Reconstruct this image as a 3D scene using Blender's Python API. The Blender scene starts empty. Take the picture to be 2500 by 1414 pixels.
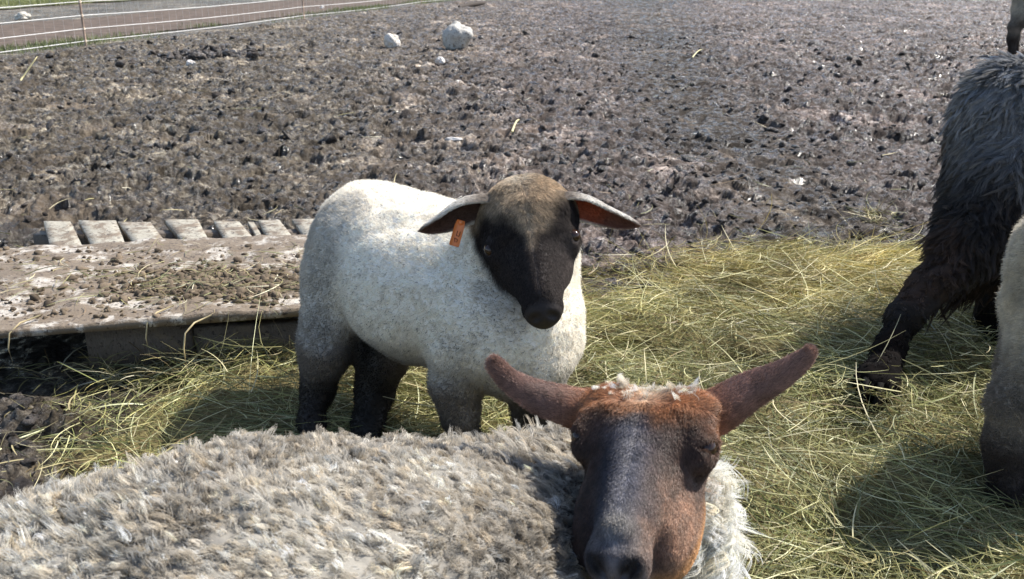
import bpy, math, random
import numpy as np
import openvdb
from mathutils import Vector, Matrix

# ------------------------------------------------------------------ camera, sky, sun, exposure
SC = bpy.context.scene
COL = SC.collection
F, PITCH, CAMH = 2300.0, math.radians(19.5), 1.0
SP, CP = math.sin(PITCH), math.cos(PITCH)
cam_d = bpy.data.cameras.new('camera'); cam = bpy.data.objects.new('camera', cam_d); COL.objects.link(cam)
cam.location = (0, 0, CAMH); cam.rotation_euler = (math.pi / 2 - PITCH, 0, 0)
cam_d.sensor_width = 36; cam_d.lens = 36 * F / 2500; cam_d.clip_start = 0.02; cam_d.clip_end = 3000
cam_d.dof.use_dof = True; cam_d.dof.focus_distance = 1.9; cam_d.dof.aperture_fstop = 14
SC.camera = cam
SUN = Vector((0.84, 0.47, 1.12)).normalized()
W = bpy.data.worlds.new('World'); SC.world = W; W.use_nodes = True
wn = W.node_tree; bg = wn.nodes['Background']
sky = wn.nodes.new('ShaderNodeTexSky'); sky.sky_type = 'NISHITA'; sky.sun_disc = False
sky.sun_elevation = math.asin(SUN.z); sky.sun_rotation = math.atan2(SUN.x, SUN.y)
wn.links.new(sky.outputs[0], bg.inputs[0]); bg.inputs[1].default_value = 0.125
sl = bpy.data.lights.new('sun', 'SUN'); sl.energy = 4.7; sl.angle = math.radians(0.6); sl.color = (1, 0.955, 0.88)
so = bpy.data.objects.new('sun', sl); COL.objects.link(so); so.location = (3, 3, 6)
so.rotation_euler = SUN.to_track_quat('Z', 'Y').to_euler()
SC.view_settings.view_transform = 'Standard'; SC.view_settings.look = 'None'
SC.view_settings.gamma = 1; SC.view_settings.exposure = 0.85
try:
    SC.cycles_curves.shape = 'RIBBONS'; SC.cycles_curves.subdivisions = 2
except Exception: pass

def Q(px, py, zc):
    """world point seen at photo position (px, py), zc metres in front of the camera"""
    t = (py - 707) / F
    return np.array([(px - 1250) / F * zc, zc * (CP - SP * t), CAMH - zc * (SP + CP * t)])
def GP(px, py, z=0.0):
    t = (py - 707) / F
    return Q(px, py, (CAMH - z) / (SP + CP * t))

rng = np.random.default_rng(7)
# ------------------------------------------------------------------ noise
def _h(ix, iy, iz=0, s=0):
    n = (ix.astype(np.int64) * 374761393 + iy.astype(np.int64) * 668265263 + np.asarray(iz).astype(np.int64) * 2147483647 + s * 1274126177) & 0xFFFFFFFF
    n = ((n ^ (n >> 13)) * 1274126177) & 0xFFFFFFFF
    n = ((n ^ (n >> 16)) * 2246822519) & 0xFFFFFFFF
    return ((n ^ (n >> 15)) & 0xFFFFFF) / float(0x1000000)
def vn2(x, y, s=0):
    ix, iy = np.floor(x), np.floor(y); fx, fy = x - ix, y - iy
    fx = fx * fx * (3 - 2 * fx); fy = fy * fy * (3 - 2 * fy)
    a = _h(ix, iy, 0, s); b = _h(ix + 1, iy, 0, s); c = _h(ix, iy + 1, 0, s); d = _h(ix + 1, iy + 1, 0, s)
    return (a + (b - a) * fx) * (1 - fy) + (c + (d - c) * fx) * fy
def fbm2(x, y, o=4, s=0):
    r = 0; a = 0.5; t = 0
    for i in range(o):
        r = r + a * vn2(x * 2 ** i + 17.3 * i, y * 2 ** i - 9.1 * i, s + i); t += a; a *= 0.5
    return r / t
def vn3(p, s=0):
    i = np.floor(p); f = p - i; f = f * f * (3 - 2 * f); r = 0
    for dx in (0, 1):
        for dy in (0, 1):
            for dz in (0, 1):
                w = (f[..., 0] if dx else 1 - f[..., 0]) * (f[..., 1] if dy else 1 - f[..., 1]) * (f[..., 2] if dz else 1 - f[..., 2])
                r = r + w * _h(i[..., 0] + dx, i[..., 1] + dy, i[..., 2] + dz, s)
    return r
def fbm3(p, o=3, s=0):
    r = 0; a = 0.5; t = 0
    for k in range(o):
        r = r + a * vn3(p * 2 ** k + 11.7 * k, s + k); t += a; a *= 0.5
    return r / t
def worley(x, y, s=0):
    ix, iy = np.floor(x), np.floor(y)
    d1 = np.full(x.shape, 9.0); r1 = np.zeros(x.shape)
    for dx in (-1, 0, 1):
        for dy in (-1, 0, 1):
            cx, cy = ix + dx, iy + dy
            d = (cx + _h(cx, cy, 1, s) - x) ** 2 + (cy + _h(cx, cy, 2, s) - y) ** 2
            m = d < d1; d1 = np.where(m, d, d1); r1 = np.where(m, _h(cx, cy, 3, s), r1)
    return np.sqrt(d1), r1
def sst(a, b, x):
    t = np.clip((x - a) / (b - a), 0, 1); return t * t * (3 - 2 * t)
def nrm(v):
    v = np.asarray(v, float); return v / np.maximum(np.linalg.norm(v, axis=-1, keepdims=True), 1e-9)

# ------------------------------------------------------------------ scene helpers
def tag(o, label=None, cat=None, group=None, kind=None):
    for k, v in (('label', label), ('category', cat), ('group', group), ('kind', kind)):
        if v: o[k] = v
    return o
def empty(name, loc=(0, 0, 0), **kw):
    o = bpy.data.objects.new(name, None); o.location = [float(a) for a in loc]; o.empty_display_size = 0.1
    COL.objects.link(o); return tag(o, **kw)
def mesh_obj(name, V, Fq, mat, parent=None, col=None, smooth=True, **kw):
    V = np.asarray(V, np.float32); Fq = np.asarray(Fq, np.int32)
    me = bpy.data.meshes.new(name); n, k = Fq.shape
    me.vertices.add(len(V)); me.vertices.foreach_set('co', V.ravel())
    me.loops.add(n * k); me.loops.foreach_set('vertex_index', Fq.ravel())
    me.polygons.add(n); me.polygons.foreach_set('loop_start', np.arange(0, n * k, k, dtype=np.int32))
    me.polygons.foreach_set('loop_total', np.full(n, k, np.int32))
    me.update(calc_edges=True)
    if smooth: me.polygons.foreach_set('use_smooth', np.ones(n, bool))
    if col is not None:
        at = me.attributes.new('Col', 'FLOAT_COLOR', 'POINT')
        c = np.ones((len(V), 4), np.float32); c[:, :3] = col; at.data.foreach_set('color', c.ravel())
    me.materials.append(mat)
    o = bpy.data.objects.new(name, me); COL.objects.link(o)
    if parent is not None:
        o.parent = parent
        me.transform(Matrix.Translation(-parent.location))
    return tag(o, **kw)
class MB:
    """collects boxes, tubes and lathes; builds them as one mesh of quads"""
    def __init__(s): s.v = []; s.f = []; s.c = []; s.n = 0
    def add(s, V, Fq, c=(1, 1, 1)):
        V = np.asarray(V, float); s.v.append(V); s.f.append(np.asarray(Fq, int) + s.n); s.n += len(V)
        s.c.append(np.broadcast_to(np.asarray(c, float), (len(V), 3)))
    def tube(s, P, r, n=8, c=(1, 1, 1)):
        P = np.asarray(P, float); m = len(P); r = np.broadcast_to(np.asarray(r, float), (m,))
        T = nrm(np.gradient(P, axis=0)); up = np.array([0, 0, 1.0]) if abs(T[0][2]) < .9 else np.array([1.0, 0, 0])
        A = nrm(np.cross(T, up)); B = np.cross(T, A); a = np.linspace(0, 2 * np.pi, n, endpoint=False)
        V = P[:, None] + r[:, None, None] * (A[:, None] * np.cos(a)[None, :, None] + B[:, None] * np.sin(a)[None, :, None])
        f = [[i * n + j, i * n + (j + 1) % n, (i + 1) * n + (j + 1) % n, (i + 1) * n + j] for i in range(m - 1) for j in range(n)]
        V = V.reshape(-1, 3); k = len(V)
        for i, o in ((0, 1), (m - 1, -1)):
            V = np.vstack([V, P[i]]); f += [[i * n + j, i * n + (j + 1) % n, len(V) - 1, len(V) - 1] for j in range(n)] if False else \
                [[i * n + j, i * n + (j + 1) % n, i * n + (j + 2) % n, len(V) - 1] for j in range(0, n, 2)]
        s.add(V, f, c)
    def slab(s, corners, z0, z1, sub=(1, 1), c=(1, 1, 1), top=None, bev=0.0):
        """four (x,y) corners, counter-clockwise, extruded z0..z1, finely divided on top"""
        A, B, C, D = [np.array(q, float) for q in corners]; nu, nv = sub
        u = np.linspace(0, 1, nu + 1)[:, None, None]; v = np.linspace(0, 1, nv + 1)[None, :, None]
        XY = A * (1 - u) * (1 - v) + B * u * (1 - v) + C * u * v + D * (1 - u) * v
        zt = np.full(XY.shape[:2], z1)
        if top is not None: zt = z1 + top(XY[..., 0], XY[..., 1])
        T = np.dstack([XY, zt]).reshape(-1, 3); Bt = np.dstack([XY, np.full(XY.shape[:2], z0)]).reshape(-1, 3)
        i = lambda a, b: a * (nv + 1) + b
        f = [[i(a, b), i(a + 1, b), i(a + 1, b + 1), i(a, b + 1)] for a in range(nu) for b in range(nv)]
        N = len(T); g = [[N + q[3], N + q[2], N + q[1], N + q[0]] for q in f]
        e = [(i(a, 0), i(a + 1, 0)) for a in range(nu)] + [(i(nu, b), i(nu, b + 1)) for b in range(nv)] + \
            [(i(a + 1, nv), i(a, nv)) for a in range(nu)] + [(i(0, b + 1), i(0, b)) for b in range(nv)]
        s.add(np.vstack([T, Bt]), f + g + [[p, p + N, q + N, q] for p, q in e], c)
    def build(s, name, mat, parent=None, smooth=False, **kw):
        return mesh_obj(name, np.vstack(s.v), np.vstack(s.f), mat, parent, np.vstack(s.c), smooth, **kw)

def new_mat(name):
    m = bpy.data.materials.new(name); m.use_nodes = True; nt = m.node_tree
    return m, nt, nt.nodes['Principled BSDF'], nt.nodes, nt.links
def ramp(nt, stops, fac):
    r = nt.nodes.new('ShaderNodeValToRGB'); e = r.color_ramp.elements
    while len(e) < len(stops): e.new(0.5)
    for q, (p, c) in zip(e, stops): q.position = p; q.color = (*c, 1)
    nt.links.new(fac, r.inputs[0]); return r.outputs[0]
def noise(nt, scale, detail=5, rough=0.6, vec=None, dist=0):
    n = nt.nodes.new('ShaderNodeTexNoise'); n.inputs['Scale'].default_value = scale; n.inputs['Detail'].default_value = detail
    n.inputs['Roughness'].default_value = rough; n.inputs['Distortion'].default_value = dist
    if vec is not None: nt.links.new(vec, n.inputs['Vector'])
    return n.outputs[0]
def geo_pos(nt): return nt.nodes.new('ShaderNodeNewGeometry').outputs['Position']
def bump(nt, h, strength, dist, prev=None):
    b = nt.nodes.new('ShaderNodeBump'); b.inputs['Strength'].default_value = strength; b.inputs['Distance'].default_value = dist
    nt.links.new(h, b.inputs['Height'])
    if prev is not None: nt.links.new(prev, b.inputs['Normal'])
    return b.outputs[0]
def mix(nt, fac, a, b, mode='MIX'):
    m = nt.nodes.new('ShaderNodeMix'); m.data_type = 'RGBA'; m.blend_type = mode
    for i, v in ((0, fac), (6, a), (7, b)):
        if hasattr(v, 'node'): nt.links.new(v, m.inputs[i])
        else: m.inputs[i].default_value = v if i == 0 else (*v, 1)
    return m.outputs[2]

def mat_attr(name, rough=0.7, spec=0.3, trans=0.0, bumps=None, sheen=0.0):
    m, nt, b, N, L = new_mat(name)
    a = N.new('ShaderNodeAttribute'); a.attribute_name = 'Col'
    L.new(a.outputs['Color'], b.inputs['Base Color'])
    b.inputs['Roughness'].default_value = rough; b.inputs['Specular IOR Level'].default_value = spec
    if sheen: b.inputs['Sheen Weight'].default_value = sheen
    if bumps:
        prev = None; P = geo_pos(nt)
        for sc, st, ds in bumps: prev = bump(nt, noise(nt, sc, 4, 0.6, P), st, ds, prev)
        L.new(prev, b.inputs['Normal'])
    if trans:
        t = N.new('ShaderNodeBsdfTranslucent'); L.new(a.outputs['Color'], t.inputs[0])
        mx = N.new('ShaderNodeMixShader'); mx.inputs[0].default_value = trans
        L.new(b.outputs[0], mx.inputs[1]); L.new(t.outputs[0], mx.inputs[2]); L.new(mx.outputs[0], N['Material Output'].inputs[0])
    return m

# ------------------------------------------------------------------ materials
def mud_material():
    m, nt, b, N, L = new_mat('wet_mud'); P = geo_pos(nt)
    a = N.new('ShaderNodeAttribute'); a.attribute_name = 'Col'
    n1 = noise(nt, 22, 8, 0.72, P, 0.3); n2 = noise(nt, 2.2, 4, 0.55, P)
    c = ramp(nt, [(0.36, (0.011, 0.009, 0.008)), (0.45, (0.045, 0.037, 0.032)), (0.54, (0.112, 0.095, 0.083)), (0.66, (0.33, 0.30, 0.27))], n1)
    c = mix(nt, ramp(nt, [(0.42, (0, 0, 0)), (0.66, (1, 1, 1))], n2), c, (0.06, 0.048, 0.040))
    hs = N.new('ShaderNodeMix'); hs.data_type = 'RGBA'; hs.inputs[0].default_value = 1; hs.blend_type = 'MULTIPLY'
    L.new(c, hs.inputs[6]); L.new(a.outputs['Color'], hs.inputs[7]); L.new(hs.outputs[2], b.inputs['Base Color'])
    L.new(ramp(nt, [(0.43, (0.14,) * 3), (0.51, (0.85,) * 3)], noise(nt, 14, 6, 0.75, P)), b.inputs['Roughness'])
    L.new(ramp(nt, [(0.43, (0.75,) * 3), (0.52, (0.22,) * 3)], noise(nt, 14, 6, 0.75, P)), b.inputs['Specular IOR Level'])
    q = bump(nt, noise(nt, 48, 9, 0.78, P), 1.0, 0.022); q = bump(nt, noise(nt, 260, 4, 0.75, P), 0.6, 0.004, q)
    L.new(q, b.inputs['Normal']); return m
M_MUD = mud_material()
M_HAY = mat_attr('dry_hay', 0.5, 0.4, 0.22)
M_STRAW = mat_attr('loose_straw', 0.5, 0.4, 0.15)
M_GRASS = mat_attr('green_grass', 0.55, 0.3, 0.25)
M_SKIN = mat_attr('animal_skin', 0.6, 0.2, 0, [(420, 0.4, 0.001), (120, 0.2, 0.003)])
M_FUR = mat_attr('short_fur', 0.42, 0.5, 0.28)
M_MATTE = mat_attr('matte_fur', 0.6, 0.12, 0.28)
M_WOOL = mat_attr('sheep_wool', 0.75, 0.25, 0.5)
def simple(name, c, rough=0.6, spec=0.4, sc=40, var=0.35, bm=0.003, metal=0):
    m, nt, b, N, L = new_mat(name); P = geo_pos(nt)
    n = noise(nt, sc, 6, 0.65, P)
    L.new(ramp(nt, [(0.3, tuple(x * (1 - var) for x in c)), (0.7, tuple(min(1, x * (1 + var)) for x in c))], n), b.inputs['Base Color'])
    b.inputs['Roughness'].default_value = rough; b.inputs['Specular IOR Level'].default_value = spec; b.inputs['Metallic'].default_value = metal
    L.new(bump(nt, n, 0.5, bm), b.inputs['Normal']); return m
def wood_material(name, ang, base, muddy):
    m, nt, b, N, L = new_mat(name); P = geo_pos(nt)
    mp = N.new('ShaderNodeMapping'); mp.vector_type = 'TEXTURE'; mp.inputs['Rotation'].default_value = (0, 0, ang); mp.inputs['Scale'].default_value = (1, 0.07, 1)
    L.new(P, mp.inputs[0])
    g = noise(nt, 60, 6, 0.7, mp.outputs[0], 0.4)
    c = ramp(nt, [(0.32, tuple(x * .55 for x in base)), (0.52, base), (0.72, tuple(min(1, x * 1.35) for x in base))], g)
    d = noise(nt, 13, 9, 0.74, P, 0.25)
    c = mix(nt, ramp(nt, [(0.5 - muddy, (0, 0, 0)), (0.58 - muddy, (1, 1, 1))], d), c, (0.19, 0.145, 0.10))
    d2 = noise(nt, 70, 5, 0.7, P)
    c = mix(nt, ramp(nt, [(0.56, (0, 0, 0)), (0.62, (1, 1, 1))], d2), c, (0.06, 0.042, 0.032))
    L.new(c, b.inputs['Base Color']); b.inputs['Roughness'].default_value = 0.62; b.inputs['Specular IOR Level'].default_value = 0.4
    q = bump(nt, g, 0.4, 0.003); q = bump(nt, d, 0.8, 0.012, q); q = bump(nt, d2, 0.6, 0.004, q); L.new(q, b.inputs['Normal']); return m

# ------------------------------------------------------------------ ground
def seg_dist(x, y, a, b):
    a = np.array(a[:2]); b = np.array(b[:2]); d = b - a
    t = ((x - a[0]) * d[0] + (y - a[1]) * d[1]) / (d @ d)
    side = ((x - a[0]) * d[1] - (y - a[1]) * d[0]) / np.linalg.norm(d)
    return t, side
FA, FB = GP(0, 138), GP(1100, 2)            # line of the fence foot
FD = nrm((FB - FA)[:2]); FN = np.array([-FD[1], FD[0]])   # FN points beyond the fence
def beyond(x, y): return (x - FA[0]) * FN[0] + (y - FA[1]) * FN[1]
HAYP = np.array([tuple(GP(*q)[:2]) for q in ((60, 1400), (260, 1200), (420, 1060), (480, 960), (600, 885))] + [(-0.42, 2.28), (0.0, 2.62), (0.3, 2.86), (0.62, 3.02), (0.9, 3.14), (1.5, 3.12), (2.1, 3.2), (3.0, 3.1), (3.4, 2.0),
                 (3.0, 0.3), (1.5, -0.6), (0.2, -0.4), (-0.6, 0.2), (-1.0, 0.9)])
def poly_sd(x, y, P):
    """signed distance, negative inside"""
    d = np.full(np.shape(x), 1e9); s = np.ones(np.shape(x))
    n = len(P)
    for i in range(n):
        a, b = P[i], P[(i + 1) % n]; e = b - a
        wx, wy = x - a[0], y - a[1]; t = np.clip((wx * e[0] + wy * e[1]) / (e @ e), 0, 1)
        d = np.minimum(d, (wx - e[0] * t) ** 2 + (wy - e[1] * t) ** 2)
        c = ((a[1] <= y) & (b[1] > y)) | ((b[1] <= y) & (a[1] > y))
        xi = a[0] + (y - a[1]) / (e[1] if abs(e[1]) > 1e-9 else 1e-9) * e[0]
        s = np.where(c & (x < xi), -s, s)
    return np.sqrt(d) * s
def hay_sd(x, y): return poly_sd(x, y, HAYP) + (fbm2(x * 2.6, y * 2.6, 3, 91) - 0.5) * 0.75
FEET = [GP(757, 1074)[:2], GP(897, 1079)[:2], GP(1146, 1163)[:2], GP(1289, 1163)[:2], np.array([.955, 1.59]), np.array([1.06, 1.76])]
def feet_m(x, y, r=.10):
    m = np.zeros(np.shape(x))
    for f in FEET: m = np.maximum(m, np.exp(-((x - f[0]) / r) ** 2 - ((y - f[1] + .05) / (r * 1.5)) ** 2))
    return m
def hay_h(x, y):
    m = sst(0.03, -0.35, hay_sd(x, y)) * (1 - .9 * feet_m(x, y, .13)) * (1 - .55 * np.exp(-((x + .2) / .45) ** 2 - ((y - 1.8) / .45) ** 2))
    return m * (0.008 + 0.045 * fbm2(x * 3, y * 3, 3, 5) + .055 * sst(.35, .75, fbm2(x * 7, y * 7, 3, 6)))
PATH = [GP(*q)[:2] for q in ((1560, -25), (1610, 120), (1690, 260), (1820, 380), (1930, 480), (1990, 600))]
def path_mask(x, y):
    d = np.full(np.shape(x), 1e9)
    for a, b in zip(PATH[:-1], PATH[1:]):
        e = b - a; t = np.clip(((x - a[0]) * e[0] + (y - a[1]) * e[1]) / (e @ e), 0, 1)
        d = np.minimum(d, np.hypot(x - a[0] - e[0] * t, y - a[1] - e[1] * t))
    w = .22 + .035 * y; return np.exp(-(d / w) ** 2) * (.6 + .6 * fbm2(x * 2, y * 2, 2, 61))
def mud_h(x, y, near=None):
    wx = x + 0.05 * (vn2(x * 9, y * 9, 3) - 0.5) + 0.02 * (vn2(x * 31, y * 31, 4) - 0.5)
    wy = y + 0.05 * (vn2(x * 9 + 40, y * 9, 5) - 0.5) + 0.02 * (vn2(x * 31 + 9, y * 31, 6) - 0.5)
    big = (fbm2(x * 1.1, y * 1.1, 3, 11) - 0.5) * 0.09
    d, r = worley(wx * 6.3, wy * 6.3, 1)
    hoof = -0.055 * sst(0.60, 0.20, d) * (r > 0.55)
    d2, r2 = worley(wx * 17, wy * 17, 2)
    clod = 0.021 * np.maximum(0, 1 - d2) ** 1.3 * (0.35 + r2)
    d3, r3 = worley(wx * 38 + 3, wy * 38, 7)
    clod2 = 0.017 * (1 - d3) * (0.1 + 1.2 * r3)
    d4, r4 = worley(x * 85, y * 85, 17); clod2 = clod2 + .007 * (1 - d4) * r4
    f = (fbm2(x * 45, y * 45, 3, 8) - 0.5) * 0.018
    d5, r5 = worley(wx * 9.5 + 7, wy * 9.5, 27); f = f + .045 * np.maximum(0, .8 - d5) * r5 * sst(3.6, 6.5, y)
    h = big + hoof + clod + clod2 + f - 0.012
    h = h * (1 - .55 * path_mask(x, y)) - .015 * path_mask(x, y)
    B = beyond(x, y)
    flat = np.maximum(sst(-0.5, 0.1, B), 0)
    h = h * (1 - 0.93 * flat)
    hd = sst(0.15, -0.25, hay_sd(x, y)); h = h * (1 - 0.6 * hd) - 0.01 * hd
    # under the boards the mud is pressed flat
    bd = poly_sd(x, y, np.array([(-3.3, 1.95), (-0.4, 2.1), (-0.45, 3.18), (-3.3, 3.18)]))
    q = sst(0.12, -0.03, bd); h = h * (1 - 0.85 * q) - 0.012 * q
    return h
def build_ground():
    ys = [-60., -30, -14, -7, -4, -2, -1, -0.4, 0.1]; y = 0.3
    while y < 27: ys.append(y); y += max(0.006, 0.0031 * y)
    while y < 900: ys.append(y); y *= 1.12
    ys = np.array(ys)
    t = np.concatenate([-np.geomspace(7, 1.25, 22), np.linspace(-1.22, -.74, 170), np.linspace(-0.735, 0.735, 1100), np.linspace(.74, 1.22, 170), np.geomspace(1.25, 7, 22)])
    S = np.maximum(0.9, np.abs(ys))
    X = S[:, None] * t[None]; Y = np.broadcast_to(ys[:, None], X.shape)
    x, y = X.ravel(), Y.ravel(); z = mud_h(x, y)
    far = sst(40, 300, np.hypot(x, y)); z = z + far * 14 * fbm2(x / 180, y / 180, 2, 77)
    n, m = X.shape
    I = np.arange(n * m).reshape(n, m)
    q = np.stack([I[:-1, :-1], I[:-1, 1:], I[1:, 1:], I[1:, :-1]], -1).reshape(-1, 4)
    # dry crust paler, hoof holes wet; green-brown tint along the trodden line at right
    B = beyond(x, y)
    v = 0.62 + 0.75 * fbm2(x * 0.9, y * 0.9, 3, 21) + .5 * (fbm2(x * 7, y * 7, 2, 23) - .45) + 1.3 * sst(.60, .74, fbm2(x * 2.6, y * 2.6, 4, 22))
    dry = sst(-1.6, 1.2, -x + (fbm2(x * .6, y * .6, 2, 9) - .5) * 2.5) * sst(3, 5, y)
    lf = sst(.5, -1.2, x / np.maximum(y, 1) * 4); c = np.stack([v * (1 + .12 * dry), v * (.96 + .05 * lf + .13 * dry), v * (.98 - .07 * lf + .08 * dry)], 1)
    c = c * np.array([1.03, .98, .94])
    tr = np.clip(path_mask(x, y), 0, 1)
    c = c * (1 - tr[:, None] * np.array([.50, .50, .58]))
    hm = sst(0.1, -0.1, hay_sd(x, y))[:, None]; c = c * (1 - hm) + hm * np.array([0.9, 0.8, 0.45])
    gr = sst(1.5, 6, B)[:, None] * 0 ; c = c * (1 - gr)
    mesh_obj('ground', np.stack([x, y, z], 1), q, M_MUD, None, c, kind='structure')
build_ground()

# mud clods: countless crumbs and lumps trodden up out of the mud
def ico():
    import bmesh
    bm = bmesh.new(); bmesh.ops.create_icosphere(bm, subdivisions=2, radius=1)
    V = np.array([v.co[:] for v in bm.verts]); T = np.array([[v.index for v in f.verts] for f in bm.faces]); bm.free(); return V, T
IV, IT = ico()
def clods(name, x, y, z, size, mat, seed, tint=None, flat=0.65, **kw):
    n = len(x); r = np.random.default_rng(seed)
    V = np.broadcast_to(IV, (n,) + IV.shape).copy()
    off = r.random((n, 1, 3)) * 50
    V = V * (0.35 + 1.3 * fbm3(V * 2.0 + off, 3, seed))[..., None]
    sc = np.stack([r.uniform(.7, 1.4, n), r.uniform(.7, 1.4, n), r.uniform(.4, 1., n) * flat / .65], 1)
    V = V * sc[:, None]
    a = r.uniform(0, 6.28, n); ca, sa = np.cos(a)[:, None], np.sin(a)[:, None]
    tl = r.normal(0, .4, n)[:, None]
    V[..., 2] += V[..., 0] * tl
    Vx = V[..., 0] * ca - V[..., 1] * sa; Vy = V[..., 0] * sa + V[..., 1] * ca; V[..., 0], V[..., 1] = Vx, Vy
    V = V * size[:, None, None] + np.stack([x, y, z], 1)[:, None]
    T = IT[None] + (np.arange(n) * len(IV))[:, None, None]
    c = r.uniform(.6, 1.4, (n, 1, 1)) * np.ones((1, len(IV), 3))
    if tint is not None: c = c * tint
    return mesh_obj(name, V.reshape(-1, 3), T.reshape(-1, 3), mat, None, c.reshape(-1, 3), smooth=False, **kw)
def clod_field():
    n = 15000; r = np.random.default_rng(3)
    y = np.exp(r.uniform(math.log(1.2), math.log(13), n)); x = r.uniform(-.68, .68, n) * y
    keep = (beyond(x, y) < -0.3) & (hay_sd(x, y) > 0.03) & (poly_sd(x, y, np.array([(-3.3, 1.95), (-0.4, 2.1), (-0.45, 3.2), (-3.3, 3.2)])) > 0.03)
    keep &= fbm2(x * 3, y * 3, 2, 44) + r.uniform(-.25, .25, n) > 0.42
    x, y = x[keep], y[keep]
    s = r.lognormal(math.log(.0072), .5, len(x)) * (0.75 + 0.09 * y); s = np.minimum(s, .035 + .002 * y)
    clods('mud_clods', x, y, mud_h(x, y) + s * .25, s, M_MUD, 5, kind='stuff', label='dark wet clods of trampled mud scattered over the field', cat='mud')
clod_field()

# track and verges beyond the fence
def strip(name, b0, b1, t0, t1, z, mat, nu=200, nv=14, wob=0.15, seed=1, colf=None, **kw):
    u = np.linspace(t0, t1, nu)[:, None]; v = np.linspace(0, 1, nv)[None]
    w0 = b0 + wob * (fbm2(u * .9, u * 0 + seed, 3, seed) - .5) * 2; w1 = b1 + wob * (fbm2(u * .9, u * 0 + seed + 9, 3, seed + 1) - .5) * 2
    b = w0 + (w1 - w0) * v
    x = FA[0] + FD[0] * u + FN[0] * b; y = FA[1] + FD[1] * u + FN[1] * b
    zz = mud_h(x, y) + z + 0.012 * (fbm2(x * 5, y * 5, 3, seed) - .3) * np.minimum(1, 4 * np.minimum(v, 1 - v))
    n, m = x.shape; I = np.arange(n * m).reshape(n, m)
    q = np.stack([I[:-1, :-1], I[1:, :-1], I[1:, 1:], I[:-1, 1:]], -1).reshape(-1, 4)
    return mesh_obj(name, np.stack([x.ravel(), y.ravel(), zz.ravel()], 1), q, mat, None, **kw)
M_TRACK = simple('dirt_track', (0.105, 0.078, 0.060), .85, .2, 5, .5, .03)
strip('dirt_track', 0.55, 3.6, -30, 60, .012, M_TRACK, 400, 30, .2, 3, kind='structure')
M_FARG = simple('far_pasture', (0.12, 0.125, 0.065), .9, .2, 3, .5, .02)
strip('pasture', 7.2, 160, -60, 140, .02, M_FARG, 300, 60, .5, 8, kind='structure')

def blades(name, x, y, z, length, width, lean, colors, mat, seed, K=5, heading=None, curl=.3, lift=.5, droop=0., **kw):
    """ribbons: every blade K stations; lean = angle above horizontal"""
    n = len(x); r = np.random.default_rng(seed)
    a = r.uniform(0, 2 * np.pi, n) if heading is None else heading
    t = np.linspace(0, 1, K)[None]
    bend = r.normal(0, curl, n)[:, None]
    aa = a[:, None] + bend * (t - .5) * 2
    el = lean[:, None] + r.normal(0, .18, n)[:, None] * (t - .5) - droop * t
    st = length[:, None] / (K - 1)
    dx, dy, dz = np.cos(el) * np.cos(aa) * st, np.cos(el) * np.sin(aa) * st, np.sin(el) * st
    cx = np.cumsum(dx, 1) - dx; cy = np.cumsum(dy, 1) - dy; cz = np.cumsum(dz, 1) - dz
    C = np.stack([x[:, None] + cx, y[:, None] + cy, z[:, None] + cz], -1)
    T = nrm(np.stack([dx, dy, dz], -1))
    side = nrm(np.cross(T, np.array([0, 0, 1.]))); upv = np.cross(side, T)
    roll = r.uniform(-1.2, 1.2, n)[:, None] + r.normal(0, .8, n)[:, None] * t
    S = side * np.cos(roll)[..., None] + upv * np.sin(roll)[..., None]
    w = (width[:, None] * (1 - .75 * t ** 2.5) * (.75 + .25 * np.sin(np.minimum(t * 6, 1.57))))[..., None] / 2
    V = np.stack([C - S * w, C + S * w], 2).reshape(-1, 3)
    I = (np.arange(n) * K * 2)[:, None] + np.arange(K - 1)[None] * 2
    q = np.stack([I, I + 1, I + 3, I + 2], -1).reshape(-1, 4)
    col = np.repeat(colors[:, None], K * 2, 1).reshape(-1, 3)
    return mesh_obj(name, V, q, mat, None, col, smooth=False, **kw)
def hay_colors(n, r, x=None, y=None):
    pal = np.array([(.44, .37, .19), (.33, .29, .13), (.22, .22, .095), (.55, .48, .29), (.20, .13, .065), (.14, .14, .06), (.66, .61, .44), (.27, .205, .105)])
    p = np.array([.19, .2, .2, .08, .07, .14, .04, .08]); k = r.choice(len(pal), n, p=p / p.sum())
    return pal[k] * r.uniform(.65, 1.2, (n, 1))

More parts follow.
